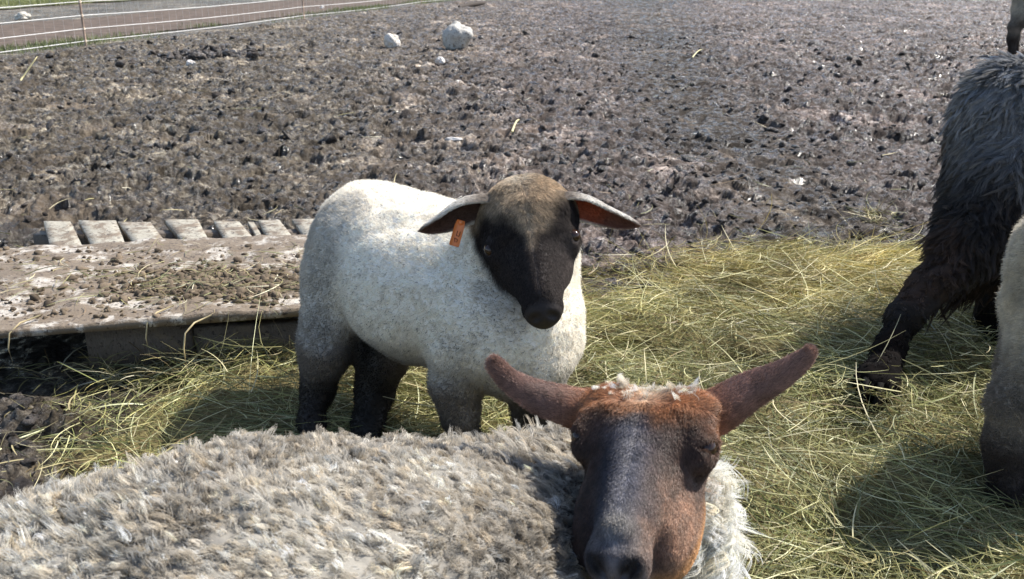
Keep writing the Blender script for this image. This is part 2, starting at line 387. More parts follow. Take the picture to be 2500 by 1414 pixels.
# ------------------------------------------------------------------ hay
def build_hay():
    r = np.random.default_rng(12); n = 235000
    x = r.uniform(-1.5, 3.3, n); y = r.uniform(.1, 3.9, n)
    # only where it can matter most: density falls off outside the field of view
    sd = hay_sd(x, y); clump = fbm2(x * 7, y * 7, 3, 31)
    inside = sst(.13, -.14, sd)
    view = (1 - .5 * sst(-.15, -.5, x) * sst(1.2, 1.5, y)) * np.where(np.abs(x) < .62 * y + .25, 1, .22) * np.where(y < 1.25, .3, 1.)
    keep = r.random(n) < inside * (.45 + 1.0 * clump) * view * (1 - .85 * feet_m(x, y, .07))
    x, y = x[keep], y[keep]; m = len(x)
    hd = fbm2(x * 2.0, y * 2.0, 2, 55) * 12 + r.normal(0, .75, m)
    L = r.lognormal(math.log(.105), .5, m); L = np.minimum(L, .36)
    sd = sd[keep]
    top = hay_h(x, y) + mud_h(x, y)
    layer = r.random(m) ** 1.2
    z = np.maximum(mud_h(x, y), 0) * .5 + hay_h(x, y) * (.5 + .6 * layer) + .004 + .02 * layer
    lean = r.normal(.02, .13, m) + (r.random(m) < .06) * r.uniform(.2, .8, m) * (1 - np.clip(2 * feet_m(x, y, .2), 0, 1))
    c = hay_colors(m, r) * (.22 + 1.35 * fbm2(x * 8, y * 8, 3, 66))[:, None] * np.array([1.0, 1.02, .9])
    # the stack right of the lamb is more yellow, nearer hay greener
    yel = sst(2.0, 2.9, y)[:, None]; c = c * 1.12 * (1 + yel * np.array([.20, .12, -.1])) * (1 - (1 - yel) * np.array([.06, .0, .05]))
    blades('hay', x - np.cos(hd) * L / 2, y - np.sin(hd) * L / 2, z, L, r.uniform(.0008, .0019, m) * r.choice([1, 1, 1, 1, 1.9], m), lean, c, M_HAY, 13, K=7, heading=hd, curl=.5,
           kind='stuff', label='yellow green hay strewn thickly over the mud around the sheep', cat='hay')
    # long pale straws lying loose on top
    k = r.choice(m, 2200, replace=False); c2 = np.array([(.66, .58, .36)]) * r.uniform(.7, 1.15, (len(k), 1)) * (1 - r.random((len(k), 1)) * np.array([.1, .0, .25]))
    h2 = r.uniform(0, 6.28, len(k)); L2 = r.lognormal(math.log(.12), .45, len(k))
    blades('loose_hay', x[k], y[k], hay_h(x[k], y[k]) + .035 * (1 - feet_m(x[k], y[k], .2)) + .005, L2, r.uniform(.0012, .0027, len(k)), r.normal(.05, .22, len(k)), c2, M_HAY, 14, K=7, heading=h2, curl=.3,
           kind='stuff', label='long pale straws lying loose on top of the hay', cat='hay')
    # the compacted mat under the loose blades
    gx = np.linspace(-1.5, 3.3, 420); gy = np.linspace(-.4, 3.8, 380); X, Y = np.meshgrid(gx, gy)
    sdg = hay_sd(X, Y)
    Z = mud_h(X, Y) * .6 + hay_h(X, Y) * .75 + (fbm2(X * 22, Y * 22, 3, 71) - .5) * .025 - sst(-.12, .06, sdg) * .09
    I = np.arange(X.size).reshape(X.shape)
    q = np.stack([I[:-1, :-1], I[:-1, 1:], I[1:, 1:], I[1:, :-1]], -1).reshape(-1, 4)
    k = (sdg < .06).ravel()[q].all(1)
    mesh_obj('hay_litter', np.stack([X.ravel(), Y.ravel(), Z.ravel()], 1), q[k], simple('hay_litter', (.13, .105, .045), .85, .2, 90, .6, .01), None, kind='stuff',
             label='brown matted litter underneath the loose hay', cat='hay litter')
build_hay()
def build_straw():
    r = np.random.default_rng(21); n = 2600
    y = np.exp(r.uniform(math.log(1.5), math.log(9), n)); x = r.uniform(-.62, .62, n) * y
    k = (hay_sd(x, y) > -.02) & (beyond(x, y) < -.3) & (poly_sd(x, y, np.array([(-3.3, 2.0), (-0.4, 2.05), (-0.45, 3.2), (-3.3, 3.2)])) > .02)
    k &= r.random(n) < (.16 + .8 * np.exp(-np.maximum(hay_sd(x, y), 0) / .35)); x, y = x[k], y[k]; m = len(x)
    L = r.lognormal(math.log(.085), .5, m)
    blades('scattered_straw', x, y, mud_h(x, y) + .016, L, r.uniform(.0018, .004, m), r.normal(.1, .2, m), hay_colors(m, r) * 1.1, M_STRAW, 22, K=5, curl=.5,
           kind='stuff', label='thin single straws scattered on the trampled mud', cat='straw')
    # the small tuft left of the black sheep
    c = GP(2140, 520); m = 90
    a = r.uniform(0, 6.28, m); rr = np.abs(r.normal(0, .05, m))
    x, y = c[0] + np.cos(a) * rr, c[1] + np.sin(a) * rr * .8
    blades('hay_wisp', x, y, mud_h(x, y) + .01 + r.uniform(0, .03, m), r.uniform(.05, .16, m), r.uniform(.002, .0035, m), r.normal(.2, .35, m), hay_colors(m, r) * 1.2, M_STRAW, 23, K=7, curl=1.0,
           kind='stuff', label='small curled wisp of hay lying alone on the mud', cat='hay')
build_straw()

def build_grass():
    r = np.random.default_rng(31); n = 42000
    u = r.uniform(-2, 15, n); b = r.uniform(-.15, .75, n)
    x = FA[0] + FD[0] * u + FN[0] * b; y = FA[1] + FD[1] * u + FN[1] * b
    k = r.random(n) < sst(.38, .62, fbm2(x * 1.1, y * 1.1, 3, 15)) * np.exp(-((b - .25) / .35) ** 2) * .5
    x, y = x[k], y[k]; m = len(x)
    c = np.array([.12, .155, .06]) * r.uniform(.5, 1.4, (m, 1)) + r.uniform(0, .08, (m, 1)) * np.array([1, .8, .3])
    blades('verge_grass', x, y, mud_h(x, y) + .01, r.uniform(.03, .085, m), r.uniform(.004, .008, m), r.uniform(.5, 1.5, m), c, M_GRASS, 32, K=3,
           kind='stuff', label='short green grass growing along the foot of the fence', cat='grass')
    n = 60000; u = r.uniform(-6, 14, n); b = 7 + r.random(n) ** 1.6 * 10
    x = FA[0] + FD[0] * u + FN[0] * b; y = FA[1] + FD[1] * u + FN[1] * b
    k = r.random(n) < sst(.3, .6, fbm2(x * .8, y * .8, 3, 16)); x, y = x[k], y[k]; m = len(x)
    c = np.array([.14, .16, .06]) * r.uniform(.6, 1.5, (m, 1)) + r.uniform(0, .12, (m, 1)) * np.array([1, .85, .4])
    blades('pasture_grass', x, y, mud_h(x, y) + .02, r.uniform(.04, .11, m), r.uniform(.008, .016, m), r.uniform(.5, 1.5, m), c, M_GRASS, 33, K=3,
           kind='stuff', label='rough green pasture grass on the far side of the track', cat='grass')
build_grass()

# ------------------------------------------------------------------ stones, plank, stick
def stone(p, size, col, seed, label, cat='stone', sink=.35, grp=None):
    r = np.random.default_rng(seed)
    import bmesh
    bm = bmesh.new(); bmesh.ops.create_icosphere(bm, subdivisions=4, radius=1)
    V = np.array([v.co[:] for v in bm.verts]); T = np.array([[v.index for v in f.verts] for f in bm.faces]); bm.free()
    D = fbm3(V * 1.1 + seed * 3.7, 4, seed); V = V * (.25 + 1.45 * D)[:, None] + (fbm3(V * 6 + seed, 2, seed) - .5)[:, None] * .08 * V
    V = V * np.array(size)
    m = wood_material('pale_stone', 0.3, col, -.06)
    z = float(mud_h(np.array([p[0]]), np.array([p[1]]))[0]) + size[2] * (1 - sink) * .8
    o = mesh_obj('stone', V, T, m, None); o.location = (p[0], p[1], z)
    return tag(o, label, cat, grp)
def spot(px, py, h=0.0): return GP(px, py, h)
stone(spot(1118, 118), (.16, .13, .17), (.50, .47, .42), 4, 'largest white rock standing out of the churned mud at the top', grp='pale rocks in the mud', sink=.2)
stone(spot(958, 116), (.085, .08, .09), (.66, .60, .53), 5, 'rounded pinkish white rock left of the largest white rock', grp='pale rocks in the mud', sink=.2)
stone(spot(1077, 157), (.05, .045, .04), (.66, .62, .58), 6, 'small white stone just below and left of the largest white rock', grp='pale rocks in the mud')
stone(spot(57, 48), (.13, .1, .07), (.60, .55, .46), 7, 'cream rock beyond the fence on the far edge of the track', grp='pale rocks in the mud')
stone(spot(465, 160), (.04, .04, .035), (.6, .57, .54), 8, 'tiny pale stone in the mud below the dark mud hump', grp='pale rocks in the mud')
stone(spot(1108, 345), (.042, .018, .012), (.66, .62, .58), 9, 'flat white chip of stone lying in the mud above the lamb', grp='pale rocks in the mud')
stone(spot(787, 22), (.05, .045, .035), (.58, .54, .5), 10, 'little pale stone lying on the dirt track behind the fence', grp='pale rocks in the mud')
r_ = np.random.default_rng(8)
p = spot(510, 135); x = p[0] + r_.normal(0, .24, 260); y = p[1] + r_.normal(0, .22, 260)
clods('mud_hump', x, y, mud_h(x, y) + np.maximum(0, .10 * np.exp(-((x - p[0]) / .26) ** 2 - ((y - p[1]) / .2) ** 2) - .02) * r_.uniform(.2, 1, 260), r_.uniform(.02, .06, 260), M_MUD, 9, kind='stuff', label='dark lumpy hump of mud near the foot of the fence', cat='mud heap')
a, b = spot(1120, 22), spot(1185, 14)
mb = MB(); mb.tube(np.linspace(a + [0, 0, .05], b + [0, 0, .07], 7) + r_.normal(0, .012, (7, 3)), [.03, .05, .055, .05, .05, .045, .03], 8)
mb.build('log', simple('dark_bark', (.05, .038, .03), .8, .3, 30, .5, .01), None, True, label='short dark log lying in the mud at the top edge', cat='log')
for i, (q0, q1, lab) in enumerate([((52, 205), (78, 160), 'yellow stick standing in the mud near the left edge'), ((1250, 335), (1268, 312), 'short curved straw stalk in the mud behind the lamb'),
                              ((1690, 148), (1715, 132), 'pale straw stalk lying alone on the mud at the upper right')]):
    a, b = spot(*q0), spot(*q1); mb = MB()
    if i == 0: b = a + np.array([.11, .12, .16])
    pts = np.linspace(a + [0, 0, .03], b + [0, 0, .05], 6); pts[:, 2] += .02 * np.sin(np.linspace(0, 3.14, 6)) * (i > 0)
    mb.tube(pts, [.007, .007, .006, .006, .005, .003], 6)
    mb.build('straw_stalk', simple('yellow_straw', (.55, .48, .25), .5, .4, 60, .2, .001), None, True, label=lab, cat='straw')

# ------------------------------------------------------------------ pallets and board
M_PAL = wood_material('weathered_pallet_wood', math.radians(-14), (.38, .345, .275), .015)
M_PLY = wood_material('muddy_plywood', math.radians(80), (.50, .45, .385), .085)
M_BEAM = wood_material('dark_damp_wood', math.radians(80), (.15, .12, .095), -.02)
def boards():
    pal = empty('pallet', (-1.1, 3.0, 0), label='weathered wooden pallet with pale slats showing behind the muddy board', cat='pallet')
    # slats: measured end and foot of each, on z = .14
    SL = [(106, 172, 120, 197), (191, 283, 221, 305), (287, 367, 329, 407), (400, 483, 449, 513), (521, 583, 554, 629), (604, 619, 640, 655), (630, 682, 660, 726), (712, 795, 756, 845), (820, 900, 870, 950)]
    Z = .14
    for i, (l, rr, bl, br_) in enumerate(SL):
        yt = 538 - 0.5 * i + (-1) ** i * 1.5
        A = GP(l, yt, Z)[:2]; B = GP(rr, yt + 1, Z)[:2]; C = GP(br_, 592, Z)[:2]; D = GP(bl, 592, Z)[:2]
        C = B + (C - B) * 2.2; D = A + (D - A) * 2.2
        zz = Z - (.012 if i == 5 else .002 * (i % 3))
        mb = MB(); mb.slab([D, C, B, A], zz - .02, zz, (4, 12), top=lambda x, y: .004 * (fbm2(x * 25, y * 25, 2, i) - .5))
        mb.build('slat', M_PAL, pal)
    A = GP(100, 545, Z)[:2]; B = GP(860, 540, Z)[:2]; d = nrm(B - A); n = np.array([d[1], -d[0]])
    for k, off in enumerate((.02, .40)):
        a = A + n * off; b = B + n * off; mb = MB()
        mb.slab([a + n * .05, b + n * .05, b, a], .022, Z - .0215, (4, 1)); mb.build('stringer', M_BEAM, pal)
    # front pallet, its side beam under the near edge of the board
    p2 = empty('pallet', (-.8, 2.3, 0), label='dark timber pallet beam under the front edge of the muddy board', cat='pallet')
    A, B = GP(222, 905, 0)[:2], GP(1010, 868, 0)[:2]; d = nrm(B - A); n = np.array([-d[1], d[0]])
    mb = MB(); mb.slab([A, A + d * .26, A + d * .26 + n * .045, A + n * .045], .0, .118, (4, 2)); mb.build('block', M_BEAM, p2)
    mb = MB(); mb.slab([A + d * .263 + n * .01, B + n * .01, B + n * .05, A + d * .263 + n * .05], -.01, .10, (4, 2)); mb.build('stringer', M_BEAM, p2)
    for t in (.0, .21, .33, .47):
        a = A + d * t + n * .03; mb = MB(); mb.slab([a, a + d * .09, a + d * .09 + n * .5, a + n * .5], .119, .1375, (2, 6)); mb.build('slat', M_BEAM, p2)
    a = A + n * .35; b = B + n * .35; mb = MB(); mb.slab([a, b, b + n * .05, a + n * .05], .0, .118, (4, 2)); mb.build('stringer', M_BEAM, p2)
    # the board
    P1 = GP(-420, 840, .158)[:2]; P2 = GP(1050, 733, .158)[:2]; P3 = GP(1050, 566, .158)[:2]; P4 = GP(-420, 624, .158)[:2]
    top = lambda x, y: .012 * np.maximum(0, fbm2(x * 9, y * 9, 4, 3) - .48) * 2 + .05 * np.maximum(0, fbm2(x * 3, y * 6, 3, 5) - .62)
    mb = MB(); mb.slab([P1, P2, P3, P4], .14, .159, (170, 80), top=top)
    mb.build('board', M_PLY, None, smooth=False, label='large muddy plywood board lying across the pallets behind the lamb', cat='board')
    # dried mud and hay crumbs on it
    r = np.random.default_rng(41); n = 3600
    u, v = r.random(n), r.random(n)
    ridge = r.random(n) < .72
    px = np.where(ridge, r.normal(560, 130, n), r.uniform(0, 900, n)); 
    py = np.where(ridge, r.normal(695, 16, n), 600 + v * 180)
    pts = np.array([GP(a, b, .16) for a, b in zip(px, py)])
    e = (P2 - P1); e = e / np.linalg.norm(e); nn = np.array([-e[1], e[0]])
    q = (pts[:, :2] - P1) @ nn
    e2 = (P3 - P4) / np.linalg.norm(P3 - P4); n2 = np.array([-e2[1], e2[0]]); q2 = (pts[:, :2] - P4) @ n2
    k = (q > .015) & (q2 < -.015); pts = pts[k]; ridge = ridge[k]
    s = np.minimum(r.lognormal(math.log(.0038), .5, len(pts)) * np.where(ridge, 1.5, 1), .013)
    clods('mud_crumbs', pts[:, 0], pts[:, 1], .159 + s * .3, s, mat_attr('dried_dung', .85, .2, 0, [(200, .6, .002)]), 6, kind='stuff', tint=np.array([.125, .095, .065]), label='dried crumbs of mud and dung lying on the plywood board', cat='mud')
    m = 420; px = np.where(r.random(m) < .5, r.normal(560, 150, m), r.uniform(0, 900, m)); py = np.where(r.random(m) < .6, r.normal(700, 25, m), r.uniform(600, 770, m))
    pts = np.array([GP(a, b, .16) for a, b in zip(px, py)])
    k = ((pts[:, :2] - P1) @ nn > .03) & ((pts[:, :2] - P4) @ n2 < -.03); pts = pts[k]; m = len(pts)
    blades('straw_litter', pts[:, 0], pts[:, 1], np.full(m, .172), r.uniform(.03, .14, m), r.uniform(.0015, .003, m), r.normal(.0, .06, m), hay_colors(m, r), M_STRAW, 43, K=5, curl=.5,
           kind='stuff', label='loose straws littering the plywood board', cat='straw')
    # hay blades poking up against the beam and hanging over the board edge
    m = 500; px = r.uniform(230, 740, m); py = 905 - (px - 220) * .05 + r.uniform(-5, 45, m)
    px[:25] = r.uniform(0, 230, 25)
    pts = np.array([GP(a, b, .0) for a, b in zip(px, py)])
    hd = r.uniform(0, 6.28, m)
    blades('upright_hay', pts[:, 0], pts[:, 1], np.full(m, .0), r.uniform(.05, .17, m), r.uniform(.0015, .003, m), r.uniform(.1, 1.5, m) * r.uniform(.3, 1, m), hay_colors(m, r), M_STRAW, 44, K=6, heading=hd, curl=.4, droop=.8,
           kind='stuff', label='stiff hay stems poking up in front of the pallet beam', cat='hay')
    for i, (qx, qy, lab) in enumerate([(45, 800, 'bent straw hanging over the board edge at the far left'), (378, 775, 'brown straw hanging over the board edge above the beam'), (470, 800, 'yellow straw leaning against the pallet beam')]):
        a = GP(qx, qy - 8, .165); mb = MB()
        pts = np.array([a + [.03, .05, .004], a + [.005, .0, .004], a + [-.01, -.028, -.012], a + [-.016, -.034, -.05], a + [-.013, -.032, -.085 - .02 * i]])
        mb.tube(pts, [.0022, .0022, .002, .002, .0012], 6)
        mb.build('straw_stalk', simple('hanging_straw', (.5, .4, .22), .5, .4, 60, .2, .001), None, True, label=lab, cat='straw')
boards()

# ------------------------------------------------------------------ fence
def fence():
    f = empty('wire_fence', FA, label='white wire netting fence on thin posts along the dirt track', cat='fence')
    M_W = simple('white_fence_wire', (.75, .73, .70), .5, .4, 50, .1, .0005); M_P = simple('rusty_post', (.28, .20, .15), .8, .3, 30, .3, .002)
    M_N = simple('thin_net_wire', (.42, .40, .38), .5, .4, 50, .1, .0005)
    Pst = [GP(210, 112), GP(825, 48)]
    ts = [float((q[:2] - FA[:2]) @ FD) for q in Pst]; gap = ts[1] - ts[0]
    T = [ts[0] - 2 * gap, ts[0] - gap, ts[0], ts[1], ts[1] + gap, ts[1] + 2 * gap, ts[1] + 3 * gap]
    at = lambda t, z: np.array([FA[0] + FD[0] * t, FA[1] + FD[1] * t, z])
    for t in T:
        mb = MB(); mb.tube([at(t, -.1), at(t, .3), at(t, .92)], .014, 8); mb.build('post', M_P, f, True)
        for z in (.055, .195, .345, .50, .66, .84):
            mb = MB(); mb.tube([at(t, z - .012), at(t, z), at(t, z + .012)], .019, 8); mb.build('insulator', simple('insulator_' + 'plastic', (.5, .4, .3), .5), f, True)
    tt = np.linspace(T[0], T[-1], 120)
    for k, z in enumerate((.055, .195, .345, .50, .66, .84)):
        sag = .02 * np.abs(np.sin((tt - ts[0]) / gap * np.pi))
        mb = MB(); mb.tube([at(a, z - s) for a, s in zip(tt, sag)], .0042, 6); mb.build('wire', M_W, f, True)
    mb = MB()
    for a in np.arange(T[1], T[5], .15):
        s = .02 * abs(math.sin((a - ts[0]) / gap * math.pi)); mb.tube([at(a, .0), at(a, .345 - s), at(a, .84 - s)], .0011, 4)
    mb.build('netting', M_N, f, True)
fence()

# ------------------------------------------------------------------ animals: smooth implicit bodies
class Body:
    def __init__(s): s.p = []
    def cone(s, a, b, ra, rb, k=.03, op='+'): s.p.append((op, 'c', np.array(a, float), np.array(b, float), ra, rb, k)); return s
    def ell(s, c, r, k=.03, R=None, op='+'):
        s.p.append((op, 'e', np.array(c, float), np.eye(3) if R is None else np.array(R, float), np.array(r, float), 0, k)); return s
    def chain(s, pts, rs, k=.03):
        for i in range(len(pts) - 1): s.cone(pts[i], pts[i + 1], rs[i], rs[i + 1], k)
        return s
    def mesh(s, axes):
        ax, ay, az = axes; D = np.full((len(ax), len(ay), len(az)), .08, np.float32)
        for op, ty, a, b, r1, r2, k in s.p:
            if ty == 'c': lo = np.minimum(a - r1, b - r2); hi = np.maximum(a + r1, b + r2)
            else: m = np.max(r1); lo, hi = a - m, a + m
            m = k * 1.6 + .012; lo = lo - m; hi = hi + m
            sl = tuple(slice(max(0, np.searchsorted(q, l) - 1), np.searchsorted(q, h) + 1) for q, l, h in zip(axes, lo, hi))
            X = ax[sl[0]][:, None, None]; Y = ay[sl[1]][None, :, None]; Z = az[sl[2]][None, None, :]
            if 0 in (X.size, Y.size, Z.size): continue
            if ty == 'c':
                e = b - a; L2 = max(e @ e, 1e-12)
                t = np.clip(((X - a[0]) * e[0] + (Y - a[1]) * e[1] + (Z - a[2]) * e[2]) / L2, 0, 1)
                d = np.sqrt((X - a[0] - e[0] * t) ** 2 + (Y - a[1] - e[1] * t) ** 2 + (Z - a[2] - e[2] * t) ** 2) - (r1 + (r2 - r1) * t)
            else:
                q = [((X - a[0]) * b[i][0] + (Y - a[1]) * b[i][1] + (Z - a[2]) * b[i][2]) for i in range(3)]
                k0 = np.sqrt(sum((q[i] / r1[i]) ** 2 for i in range(3))); k1 = np.sqrt(sum((q[i] / r1[i] ** 2) ** 2 for i in range(3)))
                d = k0 * (k0 - 1) / np.maximum(k1, 1e-6)
            S = D[sl]
            if op == '+':
                h = np.clip(.5 + .5 * (S - d) / k, 0, 1); D[sl] = S * (1 - h) + d * h - k * h * (1 - h)
            else:
                h = np.clip(.5 - .5 * (S + d) / k, 0, 1); D[sl] = S * (1 - h) - d * h + k * h * (1 - h)
        g = openvdb.FloatGrid(.08); g.copyFromArray(D); P, Qd = g.convertToQuads(0.0)
        P = np.asarray(P, float); Qd = np.asarray(Qd, int)
        V = np.stack([np.interp(P[:, i], np.arange(len(axes[i])), axes[i]) for i in range(3)], 1)
        return V, Qd[:, ::-1]
def axis(lo, hi, flo, fhi, df, dc):
    out = []; x = lo
    while x < hi:
        out.append(x); d = 0 if flo <= x <= fhi else min(abs(x - flo), abs(x - fhi)); x += min(dc, df + d * .12)
    return np.array(out)
def vnormals(V, Fq):
    n = np.cross(V[Fq[:, 2]] - V[Fq[:, 0]], V[Fq[:, 3]] - V[Fq[:, 1]]) if Fq.shape[1] == 4 else np.cross(V[Fq[:, 1]] - V[Fq[:, 0]], V[Fq[:, 2]] - V[Fq[:, 0]])
    N = np.zeros_like(V)
    for i in range(Fq.shape[1]): np.add.at(N, Fq[:, i], n)
    return nrm(N)
def orient(V, Fq):
    v0, v1, v2 = V[Fq[:, 0]], V[Fq[:, 1]], V[Fq[:, 2]]
    return Fq if np.einsum('ij,ij->i', v0, np.cross(v1, v2)).sum() + np.einsum('ij,ij->i', v0, np.cross(v2, V[Fq[:, 3]])).sum() > 0 else Fq[:, ::-1]

def ear_mesh(spine, width, open_dir, cup, thick, n_u=26, n_a=15, inner=(.4, .2, .15), outer=(.1, .06, .04)):
    """cupped leaf: closed shell lofted along the spine; open_dir = way the hollow faces (one vector or one per station)"""
    sp = np.array(spine, float); m = len(sp); ts = np.linspace(0, m - 1, n_u)
    def ip(a):
        a = np.asarray(a, float)
        if a.ndim == 1: return _cr(a[:, None], ts)[:, 0]
        return _cr(a, ts)
    C = ip(sp); w = np.maximum(ip(width), .0004); ph = ip(cup); th = thick
    O = np.broadcast_to(np.asarray(open_dir, float), (m, 3)) if np.ndim(open_dir) == 1 else np.asarray(open_dir, float)
    O = ip(O); T = nrm(np.gradient(C, axis=0)); O = nrm(O - (O * T).sum(1, keepdims=True) * T); S = np.cross(T, O)
    a = np.linspace(-1, 1, n_a)
    rings = []
    for off, aa, fl in ((0, a, 0), (th, a[::-1], 1)):
        rho = w / np.sin(np.clip(ph, .3, 1.57)) if True else w
        rr = np.maximum(rho[:, None] - off * np.clip(w / .006, .2, 1)[:, None], .0002)
        ang = aa[None] * ph[:, None]
        edge = (1 - np.abs(aa)[None] ** 6)
        P = C[:, None] + S[:, None] * (rr * np.sin(ang))[..., None] - O[:, None] * (rr * np.cos(ang) - rho[:, None] * np.cos(ph)[:, None])[..., None]
        rings.append(P)
    V = np.concatenate(rings, 1); k = V.shape[1]
    I = np.arange(n_u * k).reshape(n_u, k)
    q = np.stack([I[:-1], np.roll(I, -1, 1)[:-1], np.roll(I, -1, 1)[1:], I[1:]], -1).reshape(-1, 4)
    col = np.empty((n_u, k, 3)); col[:, :n_a] = outer; col[:, n_a:] = inner
    rim = np.concatenate([np.abs(a), np.abs(a[::-1])]) > .86; col[:, rim] = outer
    inn = np.zeros((n_u, k)); inn[:, n_a:] = 1
    along = np.repeat(np.linspace(0, 1, n_u)[:, None], k, 1)
    V = V.reshape(-1, 3); q = orient(V - V.mean(0), q)
    return V, q, col.reshape(-1, 3), inn.ravel(), along.ravel()
def _cr(P, ts):
    m = len(P); Pp = np.vstack([2 * P[0] - P[1], P, 2 * P[-1] - P[-2]]); i = np.clip(ts.astype(int), 0, m - 2); f = (ts - i)[:, None]
    p0, p1, p2, p3 = Pp[i], Pp[i + 1], Pp[i + 2], Pp[i + 3]
    return .5 * (2 * p1 + (p2 - p0) * f + (2 * p0 - 5 * p1 + 4 * p2 - p3) * f ** 2 + (3 * p1 - p0 - 3 * p2 + p3) * f ** 3)

def sample(V, Fq, n, wt, seed):
    """n roots over the surface; wt: weight at each vertex. returns point, face index, barycentric weights"""
    r = np.random.default_rng(seed)
    T = np.vstack([Fq[:, [0, 1, 2]], Fq[:, [0, 2, 3]]])
    A = np.linalg.norm(np.cross(V[T[:, 1]] - V[T[:, 0]], V[T[:, 2]] - V[T[:, 0]]), axis=1) * wt[T].mean(1)
    c = np.cumsum(A); k = np.searchsorted(c, r.random(n) * c[-1]); k = np.minimum(k, len(T) - 1)
    u = np.sqrt(r.random(n)); v = r.random(n); B = np.stack([1 - u, u * (1 - v), u * v], 1)
    return T[k], B
def lerp_at(T, B, A): return (A[T] * (B[..., None] if A.ndim > 1 else B)).sum(1)
def hair(name, parent, P, rad, colr, mat, tip_fade=None, **kw):
    """P: (N, K, 3) points; rad: (N,) ; colr: (N,3) or (N,K,3)"""
    N, K = P.shape[:2]; hc = bpy.data.hair_curves.new(name); hc.add_curves([K] * N)
    off = np.array(parent.location if parent is not None else (0, 0, 0))
    hc.attributes['position'].data.foreach_set('vector', (P - off).astype(np.float32).ravel())
    t = np.linspace(0, 1, K)[None]
    R = rad[:, None] * (1 - .8 * t ** 2.2)
    hc.attributes.new('radius', 'FLOAT', 'POINT').data.foreach_set('value', R.astype(np.float32).ravel())
    c = np.ones((N, K, 4), np.float32); c[..., :3] = colr if colr.ndim == 3 else colr[:, None]
    hc.attributes.new('Col', 'FLOAT_COLOR', 'POINT').data.foreach_set('color', c.ravel())
    hc.materials.append(mat); o = bpy.data.objects.new(name, hc); COL.objects.link(o)
    if parent is not None: o.parent = parent
    return tag(o, **kw)
CAMP = np.array([0, 0, CAMH])
def toward_view(V, N):  # roots on the near side get more strands
    d = nrm(CAMP - V); return np.where((d * N).sum(1) > -.15, 1.0, .18)
def fur(name, parent, V, Fq, VN, comb, length, dens, col, n, rad, mat, seed, K=4, stand=.35, jit=.25, var=.3, curl=0., tipc=None, clump=0, cvar=0, droop=0., cv0=.35):
    """short coat: one strand per root, laid along comb and lifted by stand"""
    r = np.random.default_rng(seed)
    T, B = sample(V, Fq, n, dens * toward_view(V, VN), seed)
    p = lerp_at(T, B, V); nn = nrm(lerp_at(T, B, VN)); c = lerp_at(T, B, col); L = lerp_at(T, B, length); cb = lerp_at(T, B, comb)
    ok = L > .0008; p, nn, c, L, cb = p[ok], nn[ok], c[ok], L[ok], cb[ok]; n = len(p)
    cb = nrm(cb - (cb * nn).sum(1, keepdims=True) * nn)
    cell = vn3(p * 140, seed)[:, None] if not clump else vn3(p * clump, seed)[:, None]
    side = np.cross(nn, cb)
    wob = (vn3(p * 70, seed + 3) - .5)[:, None] * 1.6
    d0 = nrm(cb * (1 - stand) + nn * (stand + .15 * r.normal(0, 1, (n, 1)) * stand) + side * (wob * .5 + r.normal(0, jit, (n, 1))))
    L = L * r.uniform(1 - var, 1 + var, n)
    t = np.linspace(0, 1, K)[None, :, None]
    P = p[:, None] - nn[:, None] * .0004 + d0[:, None] * (t * L[:, None, None]) - nn[:, None] * (t ** 2 * L[:, None, None] * .12 * (1 - stand))
    if droop: P[..., 2] -= (t[..., 0] ** 2 * L[:, None] * droop)
    if curl:
        ph = r.uniform(0, 6.28, (n, 1)); fr = r.uniform(5, 9, (n, 1)); aa = ph + fr * t[..., 0]
        P = P + (side[:, None] * np.cos(aa)[..., None] + nn[:, None] * np.sin(aa)[..., None]) * (L[:, None, None] * curl) * np.minimum(1, t * 3)
    c = c * r.uniform(1 - cv0 - cvar, 1 + cv0 + cvar, (n, 1)) * (.75 + .5 * cell)
    cc = np.minimum(c, .93)[:, None] * np.ones((1, K, 1))
    if tipc is not None: cc = cc * (1 + t * (np.array(tipc) - 1))
    return hair(name, parent, P, np.full(n, rad) * r.uniform(.7, 1.3, n), cc, mat)
